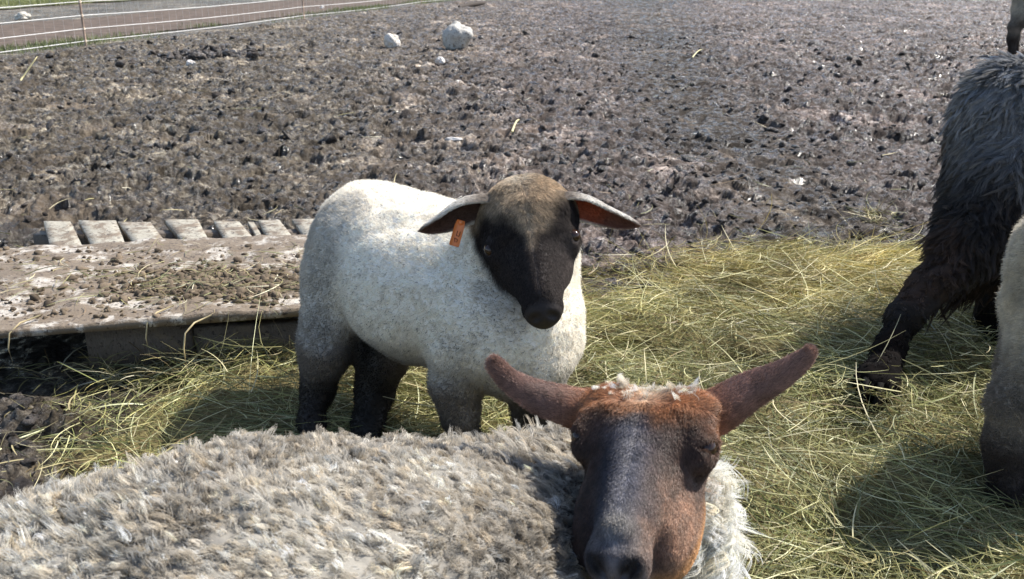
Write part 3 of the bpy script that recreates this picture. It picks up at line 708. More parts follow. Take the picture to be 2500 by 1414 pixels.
def locks(name, parent, V, Fq, VN, comb, length, dens, col, n_lock, per, rad, spread, mat, seed, K=6, stand=.55, droop=.6, wave=.16, rootdark=.55, cut=None, twirl=1.0, taper=.78, cv=.24):
    """fleece: tapering wavy staples, each of many strands that meet at the tip"""
    r = np.random.default_rng(seed)
    T, B = sample(V, Fq, n_lock, dens * toward_view(V, VN), seed)
    p = lerp_at(T, B, V); nn = nrm(lerp_at(T, B, VN)); c = lerp_at(T, B, col); L = lerp_at(T, B, length); cb = lerp_at(T, B, comb)
    n = len(p); cb = nrm(cb - (cb * nn).sum(1, keepdims=True) * nn); side = np.cross(nn, cb)
    L = L * r.lognormal(0, .28, n)
    a1 = ((vn3(p * 30, seed) - .5) * 3.4 + r.normal(0, .8, n)) * twirl
    d = cb * np.cos(a1)[:, None] + side * np.sin(a1)[:, None]
    st = stand * r.uniform(.6, 1.4, n)[:, None]
    d = nrm(d * (1 - st) + nn * st)
    t = np.linspace(0, 1, K)[None, :, None]
    ph = r.uniform(0, 6.28, (n, 1)); fr = r.uniform(4, 8.5, (n, 1)); aa = ph + fr * t[..., 0]
    ax = p[:, None] + d[:, None] * (t * L[:, None, None]) - nn[:, None] * (t ** 2 * L[:, None, None] * .15 * stand)
    dz = np.array([0, 0, -1.0]) - np.minimum(0, -nn[:, 2:3]) * nn
    ax += dz[:, None] * (t ** 2 * L[:, None, None] * droop)
    ax += (side[:, None] * np.cos(aa)[..., None] + nn[:, None] * np.sin(aa)[..., None] * .7) * (L[:, None, None] * wave) * t
    q = r.normal(0, 1, (n, per, 2)); rr = spread * r.uniform(.7, 1.3, (n, 1))
    o = (side[:, None] * q[..., :1] + np.cross(side, nn)[:, None] * q[..., 1:]) * rr[..., None]
    prof = (1 - taper * t ** 1.6)
    P = ax[:, None] + o[:, :, None] * prof[None] + r.normal(0, .0007, (n, per, K, 3)) * t[None]
    P = P - nn[:, None, None] * .004
    ls = r.uniform(.82, 1.12, (n, per, 1, 1))
    P = P[:, :, :1] + (P - P[:, :, :1]) * ls
    lc = c * r.lognormal(0, cv, (n, 1)) * (1 + r.normal(0, .05, (n, 1)) * np.array([1, .3, -.8]))
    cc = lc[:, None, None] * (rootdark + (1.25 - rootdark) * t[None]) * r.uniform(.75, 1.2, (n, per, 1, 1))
    N = n * per
    cc = np.minimum(cc, .93)
    return hair(name, parent, P.reshape(N, K, 3), np.full(N, rad) * r.uniform(.7, 1.3, N), cc.reshape(N, K, 3), mat)

def head_frame(poll, nose, ear_l, ear_r):
    v = nrm(np.array(nose) - poll); u = np.array(ear_r) - ear_l; u = nrm(u - (u @ v) * v); w = np.cross(u, v)
    if w @ (CAMP - poll) < 0: w = -w
    return u, v, w, float(np.linalg.norm(np.array(nose) - poll))
def add_head(B, fr, poll, kind):
    u, v, w, L = fr; R = np.array([u, v, w])
    X = lambda a, b, c: np.array(poll) + (u * a + v * b + w * c) * L
    s = 1.0
    if kind == 'ewe':
        B.ell(X(0, .20, -.24), np.array([.345, .27, .26]) * L, .04 * L, R)
        for g in (-1, 1):
            B.ell(X(.19 * g, .11, -.09), np.array([.165, .15, .09]) * L, .08 * L, R)          # poll lobes
            B.ell(X(.290 * g, .275, -.15), np.array([.085, .115, .10]) * L, .07 * L, R)        # orbits
            B.cone(X(.18 * g, .13, -.045), X(.302 * g, .245, -.085), .06 * L, .045 * L, .05 * L)   # brow ridge
            B.ell(X(.185 * g, .56, -.38), np.array([.135, .32, .22]) * L, .09 * L, R)          # cheek
            B.ell(X(.088 * g, .95, -.17), np.array([.062, .09, .09]) * L, .04 * L, R)             # nostril wing
            B.cone(X(.13 * g, .60, -.16), X(.20 * g, .44, -.17), .03 * L, .03 * L, .06 * L)     # facial crest
        B.cone(X(0, .26, -.21), X(0, .84, -.175), .245 * L, .135 * L, .06 * L)
        B.cone(X(0, .45, -.115), X(0, .84, -.095), .105 * L, .085 * L, .07 * L)                   # bridge
        B.cone(X(0, .38, -.52), X(0, .98, -.36), .235 * L, .105 * L, .10 * L)
        B.ell(X(0, .97, -.20), np.array([.125, .09, .13]) * L, .05 * L, R)
        B.ell(X(0, .96, -.35), np.array([.10, .09, .06]) * L, .04 * L, R)
        B.cone(X(-.12, .93, -.30), X(.12, .93, -.30), .008 * L, .008 * L, .02 * L, '-')
        for g in (-1, 1):
            B.cone(X(.050 * g, 1.035, -.17), X(.115 * g, 1.0, -.085), .020 * L, .026 * L, .018 * L, '-')
            en = nrm(u * g * .74 + w * .67); eh = nrm(w * .74 - u * g * .67); el_ = nrm(eh * .8 + v * .42); ev = np.cross(en, el_); ev = ev if ev @ v < 0 else -ev
            ec = X(.325 * g, .285, -.120)
            B.ell(ec + en * .020 * L, np.array([.066, .05, .030]) * L, .012 * L, np.array([el_, en, ev]), '-')
            B.cone(ec + en * .030 * L + ev * .036 * L - el_ * .055 * L, ec + en * .030 * L + ev * .036 * L + el_ * .05 * L, .014 * L, .012 * L, .02 * L)
            B.cone(X(.265 * g, .36, -.055), X(.21 * g, .50, -.07), .012 * L, .006 * L, .045 * L, '-')
            pass
        B.cone(X(0, 1.06, -.17), X(0, 1.06, -.27), .008 * L, .006 * L, .02 * L, '-')
        eyes = [X(.325 * g, .285, -.120) + nrm(u * g * .74 + w * .67) * .008 * L for g in (-1, 1)]; er = .050 * L
    else:
        B.ell(X(0, .075, -.30), np.array([.385, .35, .36]) * L, .06 * L, R)
        B.ell(X(0, .16, -.10), np.array([.29, .28, .16]) * L, .09 * L, R)
        for g in (-1, 1):
            B.ell(X(.28 * g, .37, -.24), np.array([.085, .12, .11]) * L, .12 * L, R)
            B.ell(X(.15 * g, .46, -.36), np.array([.13, .22, .19]) * L, .08 * L, R)
            B.ell(X(.06 * g, .95, -.20), np.array([.075, .10, .10]) * L, .06 * L, R)
        B.cone(X(0, .32, -.32), X(0, .9, -.23), .315 * L, .138 * L, .07 * L)
        B.cone(X(0, .42, -.13), X(0, .86, -.11), .11 * L, .085 * L, .07 * L)
        B.cone(X(0, .3, -.5), X(0, .9, -.33), .21 * L, .09 * L, .08 * L)
        B.ell(X(0, .97, -.23), np.array([.096, .10, .125]) * L, .06 * L, R)
        B.cone(X(-.12, .97, -.33), X(.12, .97, -.33), .008 * L, .008 * L, .02 * L, '-')
        for g in (-1, 1):
            B.ell(X(.065 * g, 1.05, -.15), np.array([.028, .03, .055]) * L, .02 * L, np.array([nrm(u + w * .8 * g), v, nrm(w - u * .8 * g)]), '-')
            B.ell(X(.345 * g, .37, -.165), np.array([.055, .05, .03]) * L, .02 * L, np.array([nrm(v - w * .25), nrm(u * g + w * .3), nrm(w - u * .3 * g)]), '-')
        B.cone(X(0, 1.08, -.18), X(0, 1.08, -.27), .008 * L, .006 * L, .02 * L, '-')
        eyes = [X(.322 * g, .37, -.175) for g in (-1, 1)]; er = .052 * L
    return X, eyes, er
def local(V, fr, poll):
    u, v, w, L = fr; d = V - np.array(poll); return d @ u / L, d @ v / L, d @ w / L
M_EYE = simple('dark_eye', (.030, .014, .008), .12, .5, 90, .2, .0001)
def add_eyes(parent, eyes, er):
    for e in eyes:
        V = IV * er + e; mesh_obj('eye', V, IT, M_EYE, parent)
def hoof(parent, c, fwd, s, mat):
    """two pointed claws"""
    f = nrm(np.array([fwd[0], fwd[1], 0.])); l = np.array([-f[1], f[0], 0])
    mb = MB()
    for g in (-1, 1):
        secs = []
        for z, ln, wd, bk in ((.0, 1.0, .44, -.55), (.25, .95, .44, -.55), (.6, .72, .40, -.5), (1.0, .42, .34, -.42)):
            a = np.linspace(0, 2 * np.pi, 12, endpoint=False)
            x = np.where(np.cos(a) > 0, np.cos(a) ** 1 * ln, np.cos(a) * -bk); y = np.sin(a) * wd * (1 - .35 * np.maximum(np.cos(a), 0))
            secs.append(c + f * (x * s)[:, None] + l * ((y * .5 + g * .26) * s)[:, None] + np.array([0, 0, 1]) * z * s * 1.05)
        V = np.concatenate(secs); q = [[i * 12 + j, i * 12 + (j + 1) % 12, (i + 1) * 12 + (j + 1) % 12, (i + 1) * 12 + j] for i in range(3) for j in range(12)]
        V = np.vstack([V, c + l * g * .26 * s, c + l * g * .26 * s + np.array([0, 0, s * 1.08])])
        q += [[j, (j + 11) % 12, (j + 10) % 12, 48] for j in range(0, 12, 2)] + [[36 + j, 36 + (j + 1) % 12, 36 + (j + 2) % 12, 49] for j in range(0, 12, 2)]
        mb.add(V, q)
    return mb.build('hoof', mat, parent, True)
M_HOOF = simple('black_hoof', (.008, .007, .006), .85, .15, 60, .4, .002)

def blend(c, mask, new): return c * (1 - mask[:, None]) + mask[:, None] * np.asarray(new, float)

# ------------------------------------------------------------------ the lamb in the middle
def build_lamb():
    root = empty('lamb', (-.1, 1.85, 0), label='young white lamb with dark face and orange ear tag, standing behind the ewe', cat='lamb')
    B = Body(); k = .05
    B.cone(Q(945, 640, 2.12), Q(1180, 700, 1.93), .168, .155, .05)
    B.ell(Q(1030, 712, 1.98), (.148, .15, .148), .06)
    B.ell(Q(893, 585, 2.16), (.105, .13, .12), .06)
    B.cone(Q(1180, 725, 1.94), Q(1248, 790, 1.87), .15, .138, .06)
    B.ell(Q(1262, 815, 1.86), (.116, .11, .115), .05)
    B.chain([Q(1210, 690, 1.93), Q(1268, 620, 1.86), Q(1282, 560, 1.79)], [.13, .104, .085], .05)
    # hind legs
    B.chain([Q(835, 700, 2.10), Q(795, 850, 2.07), Q(775, 950, 2.10), Q(760, 1035, 2.06), GP(758, 1074, .02)], [.092, .052, .030, .0215, .020], .035)
    B.chain([Q(920, 760, 2.15), Q(935, 870, 2.10), Q(915, 960, 2.10), Q(898, 1035, 2.06), GP(897, 1078, .02)], [.085, .050, .036, .028, .025], .035)
    # fore legs
    B.chain([Q(1135, 850, 1.86), Q(1112, 930, 1.87), Q(1125, 1010, 1.88), Q(1142, 1085, 1.89), GP(1145, 1150, .02)], [.076, .046, .031, .022, .020], .03)
    B.chain([Q(1290, 900, 1.83), Q(1310, 950, 1.85), Q(1300, 1010, 1.87), Q(1290, 1085, 1.89), GP(1288, 1150, .02)], [.072, .042, .030, .023, .021], .03)
    B.cone(Q(800, 560, 2.20), Q(772, 680, 2.22), .03, .02, .03)       # docked tail
    poll, nose = Q(1278, 466, 1.70), Q(1322, 735, 1.575)
    fr = head_frame(poll, nose, Q(1160, 520, 1.76), Q(1400, 510, 1.74)); X, eyes, er = add_head(B, fr, poll, 'lamb')
    ax = axis(-.62, .22, -.08, .14, .0032, .008); ay = axis(1.2, 2.35, 1.35, 1.8, .0036, .008); az = axis(.0, .72, .36, .68, .0032, .007)
    V, Fq = B.mesh((ax, ay, az)); Fq = orient(V - V.mean(0), Fq); VN = vnormals(V, Fq)
    a, b, c = local(V, fr, poll)
    woolly = 1 - sst(.28, .40, b) * (c > -.75)
    head = ((c > -.62) & (b > -.35)).astype(float) * sst(-.95, -.8, c * 1.0 + 0 * b)
    V = V + VN * ((fbm3(V * 22, 3, 2) - .5) * .014 * (1 - sst(.3, .5, b) * head))[:, None]
    wool = np.array([.85, .80, .71])
    col = np.broadcast_to(wool, V.shape).copy()
    z = V[:, 2]
    # dusty grey dirt on flank and thighs, brown lower legs
    dirt = sst(.48, .66, fbm3(V * 7, 3, 4)) * .5 + sst(.40, .16, z + .08 * (fbm3(V * 9, 2, 8) - .5)) * .3
    col = blend(col, dirt, (.40, .37, .32))
    th = np.exp(-(((V - Q(790, 700, 2.1)) ** 2).sum(1)) / .012); col = blend(col, th * .55, (.33, .29, .24))
    leg = sst(.30, .17, z + .05 * (fbm3(V * 12, 2, 9) - .5)); hind = sst(-.15, -.25, V[:, 0])
    col = blend(col, leg * .85, (.14, .108, .088)); col = blend(col, leg * sst(-.25, -.31, V[:, 0]) * .0, (.1, .08, .07))
    low = sst(.17, .09, z + .03 * (fbm3(V * 14, 2, 19) - .5)); col = blend(col, low, (.035, .028, .023))
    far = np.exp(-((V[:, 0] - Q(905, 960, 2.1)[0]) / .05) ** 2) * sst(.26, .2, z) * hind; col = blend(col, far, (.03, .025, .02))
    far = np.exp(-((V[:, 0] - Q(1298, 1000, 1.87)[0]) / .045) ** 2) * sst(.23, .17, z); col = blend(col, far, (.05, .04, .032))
    # head
    nz = fbm3(V * 30, 2, 7) - .5
    crown = sst(-.85, -.62, c + .15 * nz) * sst(-.5, -.3, b) * (b < 1.5)
    side = sst(-.50, -.40, c + nz * .10 + .35 * sst(.25, -.1, b))
    Wb = np.interp(b, [.1, .42, .62, .85, 1.1], [.44, .365, .30, .225, .2]); cc_ = -.34 + .14 * sst(.3, 1., b)
    hm = sst(1.16, 1.0, np.sqrt((a / Wb) ** 2 + (np.minimum(c - cc_, 0) / (Wb * 1.05)) ** 2) + nz * .2) * sst(-.42, -.25, b) * (b < 1.3) * (V[:, 1] < Q(0, 0, 2.1)[1])
    tan = np.array([.44, .34, .235]); dark = np.array([.038, .030, .027])
    hc = np.broadcast_to(tan, V.shape).copy()
    dk = sst(-.10, .12, b - np.maximum(.44 - 1.25 * np.abs(a), .02) + nz * .18)
    hc = blend(hc, dk, dark)
    hc = blend(hc, np.exp(-((a + .02) ** 2 / .01 + (b + .12) ** 2 / .015)) * .8, (.55, .50, .42))
    hc = blend(hc, np.exp(-((a - .26) ** 2 / .012 + (b - .60) ** 2 / .05)) * .35, (.16, .13, .115))  # sunlit right cheek painted a little paler
    hc = blend(hc, np.exp(-((b - 1.02) ** 2 / .006)) * (np.abs(a) < .2) * .5, (.016, .013, .013))
    col = blend(col, hm, hc)
    facem = hm * sst(.25, .5, b)
    # ears joined to the same body mesh
    parts = [(V, Fq, col)]
    e1 = [Q(1222, 520, 1.735), Q(1150, 521, 1.74), Q(1095, 545, 1.755), Q(1050, 560, 1.765), Q(1022, 565, 1.77)]
    e2 = [Q(1345, 515, 1.72), Q(1412, 512, 1.725), Q(1470, 530, 1.73), Q(1525, 546, 1.735), Q(1562, 552, 1.74)]
    o1 = nrm(np.array([.12, -.68, -.72])); o2 = nrm(np.array([-.10, -.75, -.68]))
    E1 = ear_mesh(e1, [.040, .042, .034, .020, .002], o1, [1.45, 1.2, 1.1, 1.0, 1.0], .004, inner=(.13, .08, .065), outer=(.74, .70, .64))
    E2 = ear_mesh(e2, [.038, .038, .031, .021, .004], o2, [1.45, 1.2, 1.1, 1.0, 1.0], .004, inner=(.42, .12, .06), outer=(.74, .70, .64))
    Vs, Fs, Cs, n = [V], [Fq], [col], len(V)
    for E in (E1, E2):
        cE = E[2].copy(); tip = sst(.72, 1, E[4]); cE = blend(cE, tip * .8, (.16, .11, .085)); cE = blend(cE, sst(.42, .62, E[4]) * E[3] * .85, (.15, .08, .06)); root_ = sst(.3, .12, E[4]); cE = blend(cE, root_ * (E[3] < .5) * .8, (.22, .17, .13))
        Vs.append(E[0]); Fs.append(E[1] + n); Cs.append(cE); n += len(E[0])
    body = mesh_obj('body', np.vstack(Vs), np.vstack(Fs), M_SKIN, root, np.vstack(Cs))
    # coat
    down = np.array([0, 0, -1.0]); back = nrm(Q(700, 760, 2.3) - Q(1250, 800, 1.8))
    comb = np.broadcast_to(down * .8 + back * .5, V.shape).copy()
    fd = fr[1] * .9 + np.sign(a)[:, None] * fr[0] * .5
    comb = comb * (1 - hm[:, None]) + fd * hm[:, None]
    eye_d = np.min([np.linalg.norm(V - e, axis=1) for e in eyes], 0)
    noses = sst(.93, 1.0, b) * hm
    L1 = (.0085 - .002 * low) * (1 - hm) + hm * (.010 - .0055 * sst(.15, .5, b)); L1 = L1 * sst(er * .75, er * 1.3, eye_d) * (1 - .75 * noses)
    dens = (1 - hm) * 1.0
    fur('wool', root, V, Fq, VN, comb, L1, dens, np.minimum(col * 1.05, .95), 75000, .00038, M_WOOL, 51, K=5, stand=.5, jit=.6, curl=.2, cv0=.12)
    fur('face_hair', root, V, Fq, VN, comb, L1, hm, col * 1.1, 90000, .00030, M_MATTE, 52, K=4, stand=.32, jit=.25, cvar=.2)
    # dark flecks in the fleece
    fur('dark_flecks', root, V, Fq, VN, comb, L1 * .9, dens * (.4 + sst(.45, .7, fbm3(V * 10, 2, 77))), col * 0 + np.array([.12, .11, .10]), 2200, .0004, M_WOOL, 53, K=4, stand=.5, jit=.6, curl=.2)
    for E in (E1, E2):
        Ve, Fe = E[0], E[1]; Ne = vnormals(Ve, Fe); ce = Cs[1] if E is E1 else Cs[2]
        outw = nrm(E[0][-1] - E[0][0])
        fur('ear_hair', root, Ve, Fe, Ne, np.broadcast_to(outw, Ve.shape), np.where(E[3] > .5, .004, .006) * (1 - .5 * sst(.8, 1, E[4])), np.ones(len(Ve)), ce, 16000, .00028, M_WOOL, 54, K=4, stand=.35, cvar=.15)
    add_eyes(root, eyes, er)
    for (px, py, z) in ((757, 1074, 0), (897, 1079, 0), (1146, 1163, 0), (1289, 1163, 0)): hoof(root, GP(px, py, .0) + np.array([0, 0, .0]), (.5, -.8), .028, M_HOOF)
    # ear tags
    M_TAG = simple('orange_plastic', (.72, .20, .05), .4, .5, 20, .08, .0002)
    def tagp(c0, c1, wd, name='ear_tag', marks=True):
        d = nrm(c1 - c0); s = nrm(np.cross(d, CAMP - c0)); n_ = np.cross(s, d); n_ = n_ if n_ @ (CAMP - c0) > 0 else -n_
        mb = MB(); h = wd / 2; pf = lambda q, z: np.array([c0 + s * x * h + d * y * np.linalg.norm(c1 - c0) + n_ * z for x, y in q])
        ring = [(-.75, 0), (.75, 0), (.9, .1), (1, .25), (1, .95), (.9, 1), (-.9, 1), (-1, .95), (-1, .25), (-.9, .1)]
        A = pf(ring, .0008); Bk = pf(ring, -.0008); m = len(ring)
        f = [[i, (i + 1) % m, m + (i + 1) % m, m + i] for i in range(m)] + [[0, 1, 2, 9], [9, 2, 3, 8], [8, 3, 4, 7], [7, 4, 5, 6]] + [[10 + q for q in g[::-1]] for g in ([0, 1, 2, 9], [9, 2, 3, 8], [8, 3, 4, 7], [7, 4, 5, 6])]
        mb.add(np.vstack([A, Bk]), f); o = mb.build(name, M_TAG, root, False)
        if marks:
            mk = MB()
            for (x0, y0, x1, y1) in ((-.45, .42, -.45, .60), (-.45, .60, .1, .60), (.1, .42, .1, .60), (-.35, .74, .3, .70), (.3, .70, .0, .86), (-.35, .74, -.3, .84)):
                mk.tube(pf([(x0, y0), (x1, y1)], .0011), .00055, 6)
            mk.build('printed_mark', simple('tag_ink', (.06, .02, .015), .6, .3, 30, .1, .0001), root, False)
        return o
    t = tagp(Q(1126, 538, 1.715), Q(1108, 601, 1.71), .0185); tag(t, 'orange plastic ear tag hanging below the lamb\'s ear')
    mb = MB(); mb.tube([Q(1124, 543, 1.718), Q(1126, 546, 1.712)], .004, 12); mb.build('tag_button', M_TAG, root, True)
    return root
lamb = build_lamb()

# ------------------------------------------------------------------ the ewe in front
def build_ewe():
    root = empty('ewe', (-.15, .92, 0), label='shaggy grey fleeced ewe with a bare reddish brown face, nearest the camera', cat='sheep')
    B = Body()
    B.chain([Q(-20, 1860, .86), Q(250, 1745, .87), Q(600, 1632, .90), Q(900, 1588, .96), Q(1100, 1528, 1.05)], [.165, .188, .196, .19, .180], .06)
    B.ell(Q(760, 1590, .98), (.20, .15, .16), .08)
    B.ell(Q(-60, 1860, .9), (.15, .16, .16), .06)
    B.chain([Q(1100, 1500, 1.04), Q(1330, 1370, 1.12), Q(1550, 1230, 1.13)], [.165, .130, .088], .06)
    B.ell(Q(1600, 1370, 1.16), (.075, .06, .10), .05)
    # legs, below the picture
    g = lambda x, y, z: np.array([x, y, z])
    for x, y in ((-.47, .78), (-.44, 1.00)): B.chain([g(x, y, .25), g(x - .03, y, .18), g(x + .01, y, .11), g(x, y, .03)], [.09, .055, .026, .022], .03)
    for x, y in ((-.05, .80), (-.02, 1.02)): B.chain([g(x, y, .27), g(x, y, .2), g(x, y, .11), g(x, y, .03)], [.09, .045, .027, .022], .03)
    poll, nose = Q(1585, 944, .985), Q(1490, 1336, .845)
    fr = head_frame(poll, nose, Q(1410, 990, 1.045), Q(1735, 1000, 1.0)); X, eyes, er = add_head(B, fr, poll, 'ewe')
    ax = axis(-.78, .36, .02, .24, .0026, .008); ay = axis(.5, 1.35, .66, 1.02, .0028, .008); az = axis(.0, .72, .40, .62, .0026, .008)
    V, Fq = B.mesh((ax, ay, az)); Fq = orient(V - V.mean(0), Fq); VN = vnormals(V, Fq)
    a, b, c = local(V, fr, poll)
    nz = fbm3(V * 40, 2, 7) - .5
    Wb = .40 - .17 * sst(.5, 1.05, b); cc_ = -.26 + .04 * sst(.3, 1., b)
    hm = sst(1.22, 1.06, np.sqrt((a / Wb) ** 2 + (np.minimum(c - cc_, 0) / (Wb * 1.15)) ** 2) + nz * .25) * sst(-.16, -.02, b + .1 * nz + .12 * np.minimum(0, np.abs(a) - .15)) * (b < 1.3)
    V = V + VN * (((fbm3(V * 16, 3, 2) - .5) * .03 + (fbm3(V * 55, 2, 3) - .5) * .010) * (1 - hm))[:, None]
    fl = np.array([.57, .525, .45]); col = np.broadcast_to(fl, V.shape).copy()
    col = blend(col, sst(.42, .66, fbm3(V * 5, 3, 14)) * .6, (.33, .29, .24))
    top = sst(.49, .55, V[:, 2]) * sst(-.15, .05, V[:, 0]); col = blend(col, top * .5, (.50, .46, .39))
    br = sst(.16, .2, V[:, 0]) + np.exp(-((V - Q(-20, 1300, .8)) ** 2).sum(1) / .02) * .15; col = blend(col, np.clip(br, 0, 1) * .9, (.88, .85, .76))  # sunlit neck wool at right painted near white; faint pale locks at left
    # coat colours in the head's own frame, with sheen and side shade painted in
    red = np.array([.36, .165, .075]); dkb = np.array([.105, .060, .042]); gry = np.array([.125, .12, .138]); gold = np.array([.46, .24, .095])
    hc = np.broadcast_to(dkb, V.shape).copy()
    hc = blend(hc, sst(.34, .14, b + nz * .22 + .25 * np.abs(a)), red)
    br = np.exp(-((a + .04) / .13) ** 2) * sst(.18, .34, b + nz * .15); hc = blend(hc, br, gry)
    hc = blend(hc, np.exp(-((a + .13) / .07) ** 2) * sst(.30, .44, b + nz * .1) * .85, (.030, .031, .042))  # blue-black coat strip, partly the ridge's unlit side painted in
    hc = blend(hc, np.exp(-((a - .01) / .055) ** 2) * sst(.28, .42, b + nz * .1) * .6, (.21, .205, .225))  # sheen along the nose ridge painted as a pale strip
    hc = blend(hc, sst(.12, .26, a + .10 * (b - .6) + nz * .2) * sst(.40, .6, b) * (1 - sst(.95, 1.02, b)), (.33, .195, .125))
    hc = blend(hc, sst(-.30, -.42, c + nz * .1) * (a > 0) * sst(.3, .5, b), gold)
    hc = blend(hc, sst(-.10, -.22, a) * sst(.22, .4, b) * .85, (.05, .03, .022))  # left side darkened, its shade painted over the brown coat
    hc = blend(hc, np.exp(-((a) ** 2 / .006 + (b - .04) ** 2 / .012)) * .85, (.58, .46, .33))
    hc = blend(hc, np.exp(-((a + .005) ** 2 / .006 + (b - .845) ** 2 / .004)) * .65, (.34, .31, .26))
    hc = blend(hc, sst(.95, 1.0, b + nz * .05) * .8, (.10, .085, .085))
    hc = blend(hc, np.exp(-((np.abs(a) - .10) ** 2 / .003 + (b - .93) ** 2 / .006)) * .4, (.22, .19, .17))
    hc = hc * (.62 + .76 * fbm3(np.stack([a * 34, b * 9, c * 30], 1), 3, 12))[:, None]
    nd = np.min([np.linalg.norm(V - X(.085 * g, 1.02, -.12), axis=1) for g in (-1, 1)], 0) / fr[3]; hc = blend(hc, sst(.085, .04, nd), (.018, .014, .014))
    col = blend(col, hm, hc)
    e1 = [Q(1460, 1010, 1.03), Q(1400, 996, 1.035), Q(1315, 969, 1.04), Q(1252, 934, 1.04), Q(1216, 898, 1.035), Q(1204, 879, 1.03), Q(1200, 872, 1.03)]
    e2 = [Q(1680, 1020, 1.0), Q(1743, 1008, 1.0), Q(1825, 957, 1.0), Q(1905, 916, .995), Q(1958, 878, .99), Q(1976, 854, .985), Q(1980, 847, .985)]
    o1 = nrm(np.array([-.25, -.05, -.9]) + .0); o2 = nrm(np.array([.2, .35, .9]))
    o1 = nrm(np.array([-.05, .9, -.45])); o2 = nrm(np.array([.1, .95, -.2]))
    E1 = ear_mesh(e1, [.025, .0215, .0175, .0125, .0095, .0060, .0015], o1, [1.5, 1.3, 1.15, 1.1, 1.1, 1.1, 1.1], .004, inner=(.22, .12, .09), outer=(.21, .128, .102))
    E2 = ear_mesh(e2, [.028, .0245, .0200, .0145, .0100, .0060, .0015], o2, [1.5, 1.3, 1.15, 1.1, 1.1, 1.1, 1.1], .004, inner=(.22, .12, .09), outer=(.23, .138, .108))
    Vs, Fs, Cs, n = [V], [Fq], [col], len(V)
    for E in (E1, E2):
        cE = E[2] * (.75 + .6 * fbm3(E[0] * 45, 2, 3))[:, None]; cE = blend(cE, sst(.85, 1, E[4]) * .5, (.22, .12, .08)); cE = blend(cE, sst(.3, .1, E[4]) * (E[3] < .5) * .5, red)
        Vs.append(E[0]); Fs.append(E[1] + n); Cs.append(cE); n += len(E[0])
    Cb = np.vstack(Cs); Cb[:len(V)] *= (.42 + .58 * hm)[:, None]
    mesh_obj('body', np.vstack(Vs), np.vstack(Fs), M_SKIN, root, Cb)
    comb = np.broadcast_to(np.array([-.55, -.45, -.9]), V.shape).copy()
    fd = fr[1] * .9 + np.sign(a)[:, None] * fr[0] * .35 * (1 - sst(.5, .9, b))[:, None]
    fd = np.where((b < .12)[:, None], fr[1] * .2 - fr[2] * .0 + np.sign(a)[:, None] * fr[0] * .5 - fr[1] * .6, fd)
    eye_d = np.min([np.linalg.norm(V - e, axis=1) for e in eyes], 0); noses = sst(.95, 1.02, b) * hm
    Lf = (.0068 + .006 * sst(.25, .02, b) - .0024 * sst(.35, .6, b)) * sst(er * .7, er * 1.2, eye_d) * (1 - .6 * noses)
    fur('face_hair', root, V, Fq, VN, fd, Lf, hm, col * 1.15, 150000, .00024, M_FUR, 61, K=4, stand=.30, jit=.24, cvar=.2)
    tuft = np.exp(-((a) ** 2 / .045 + (b + .04) ** 2 / .006)) * (c > -.5)
    Ll = .0108 + .008 * sst(-.2, -.42, V[:, 0]) + .013 * sst(.50, .43, V[:, 2]) + .008 * sst(.17, .2, V[:, 0])
    dens = (1 - hm) * np.where(V[:, 1] < 1.25, 1, .4)
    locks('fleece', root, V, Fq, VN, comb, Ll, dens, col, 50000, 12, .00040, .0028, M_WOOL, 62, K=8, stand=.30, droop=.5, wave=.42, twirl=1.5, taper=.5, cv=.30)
    locks('forelock', root, V, Fq, VN, comb * 0 + fr[1] * .1 + np.array([0, 0, 1.0]), Ll * 0 + .014, tuft, np.broadcast_to(np.array([.80, .72, .60]), V.shape), 170, 22, .00026, .0035, M_WOOL, 63, K=6, stand=.6, droop=.1)
    for E, cE in ((E1, Cs[1]), (E2, Cs[2])):
        Ne = vnormals(E[0], E[1]); outw = nrm(E[0][-1] - E[0][0])
        fur('ear_hair', root, E[0], E[1], Ne, np.broadcast_to(outw, E[0].shape), np.where(E[3] > .5, .005, .0065) * (1 - .4 * sst(.8, 1, E[4])), np.ones(len(E[0])), cE * 1.35, 26000, .00024, M_FUR, 64, K=4, stand=.32, cvar=.2)
    add_eyes(root, eyes, er)
    for x, y in ((-.47, .78), (-.44, 1.00), (-.05, .80), (-.02, 1.02)): hoof(root, np.array([x, y, 0]), (1, 0), .034, M_HOOF)
    return root
ewe = build_ewe()


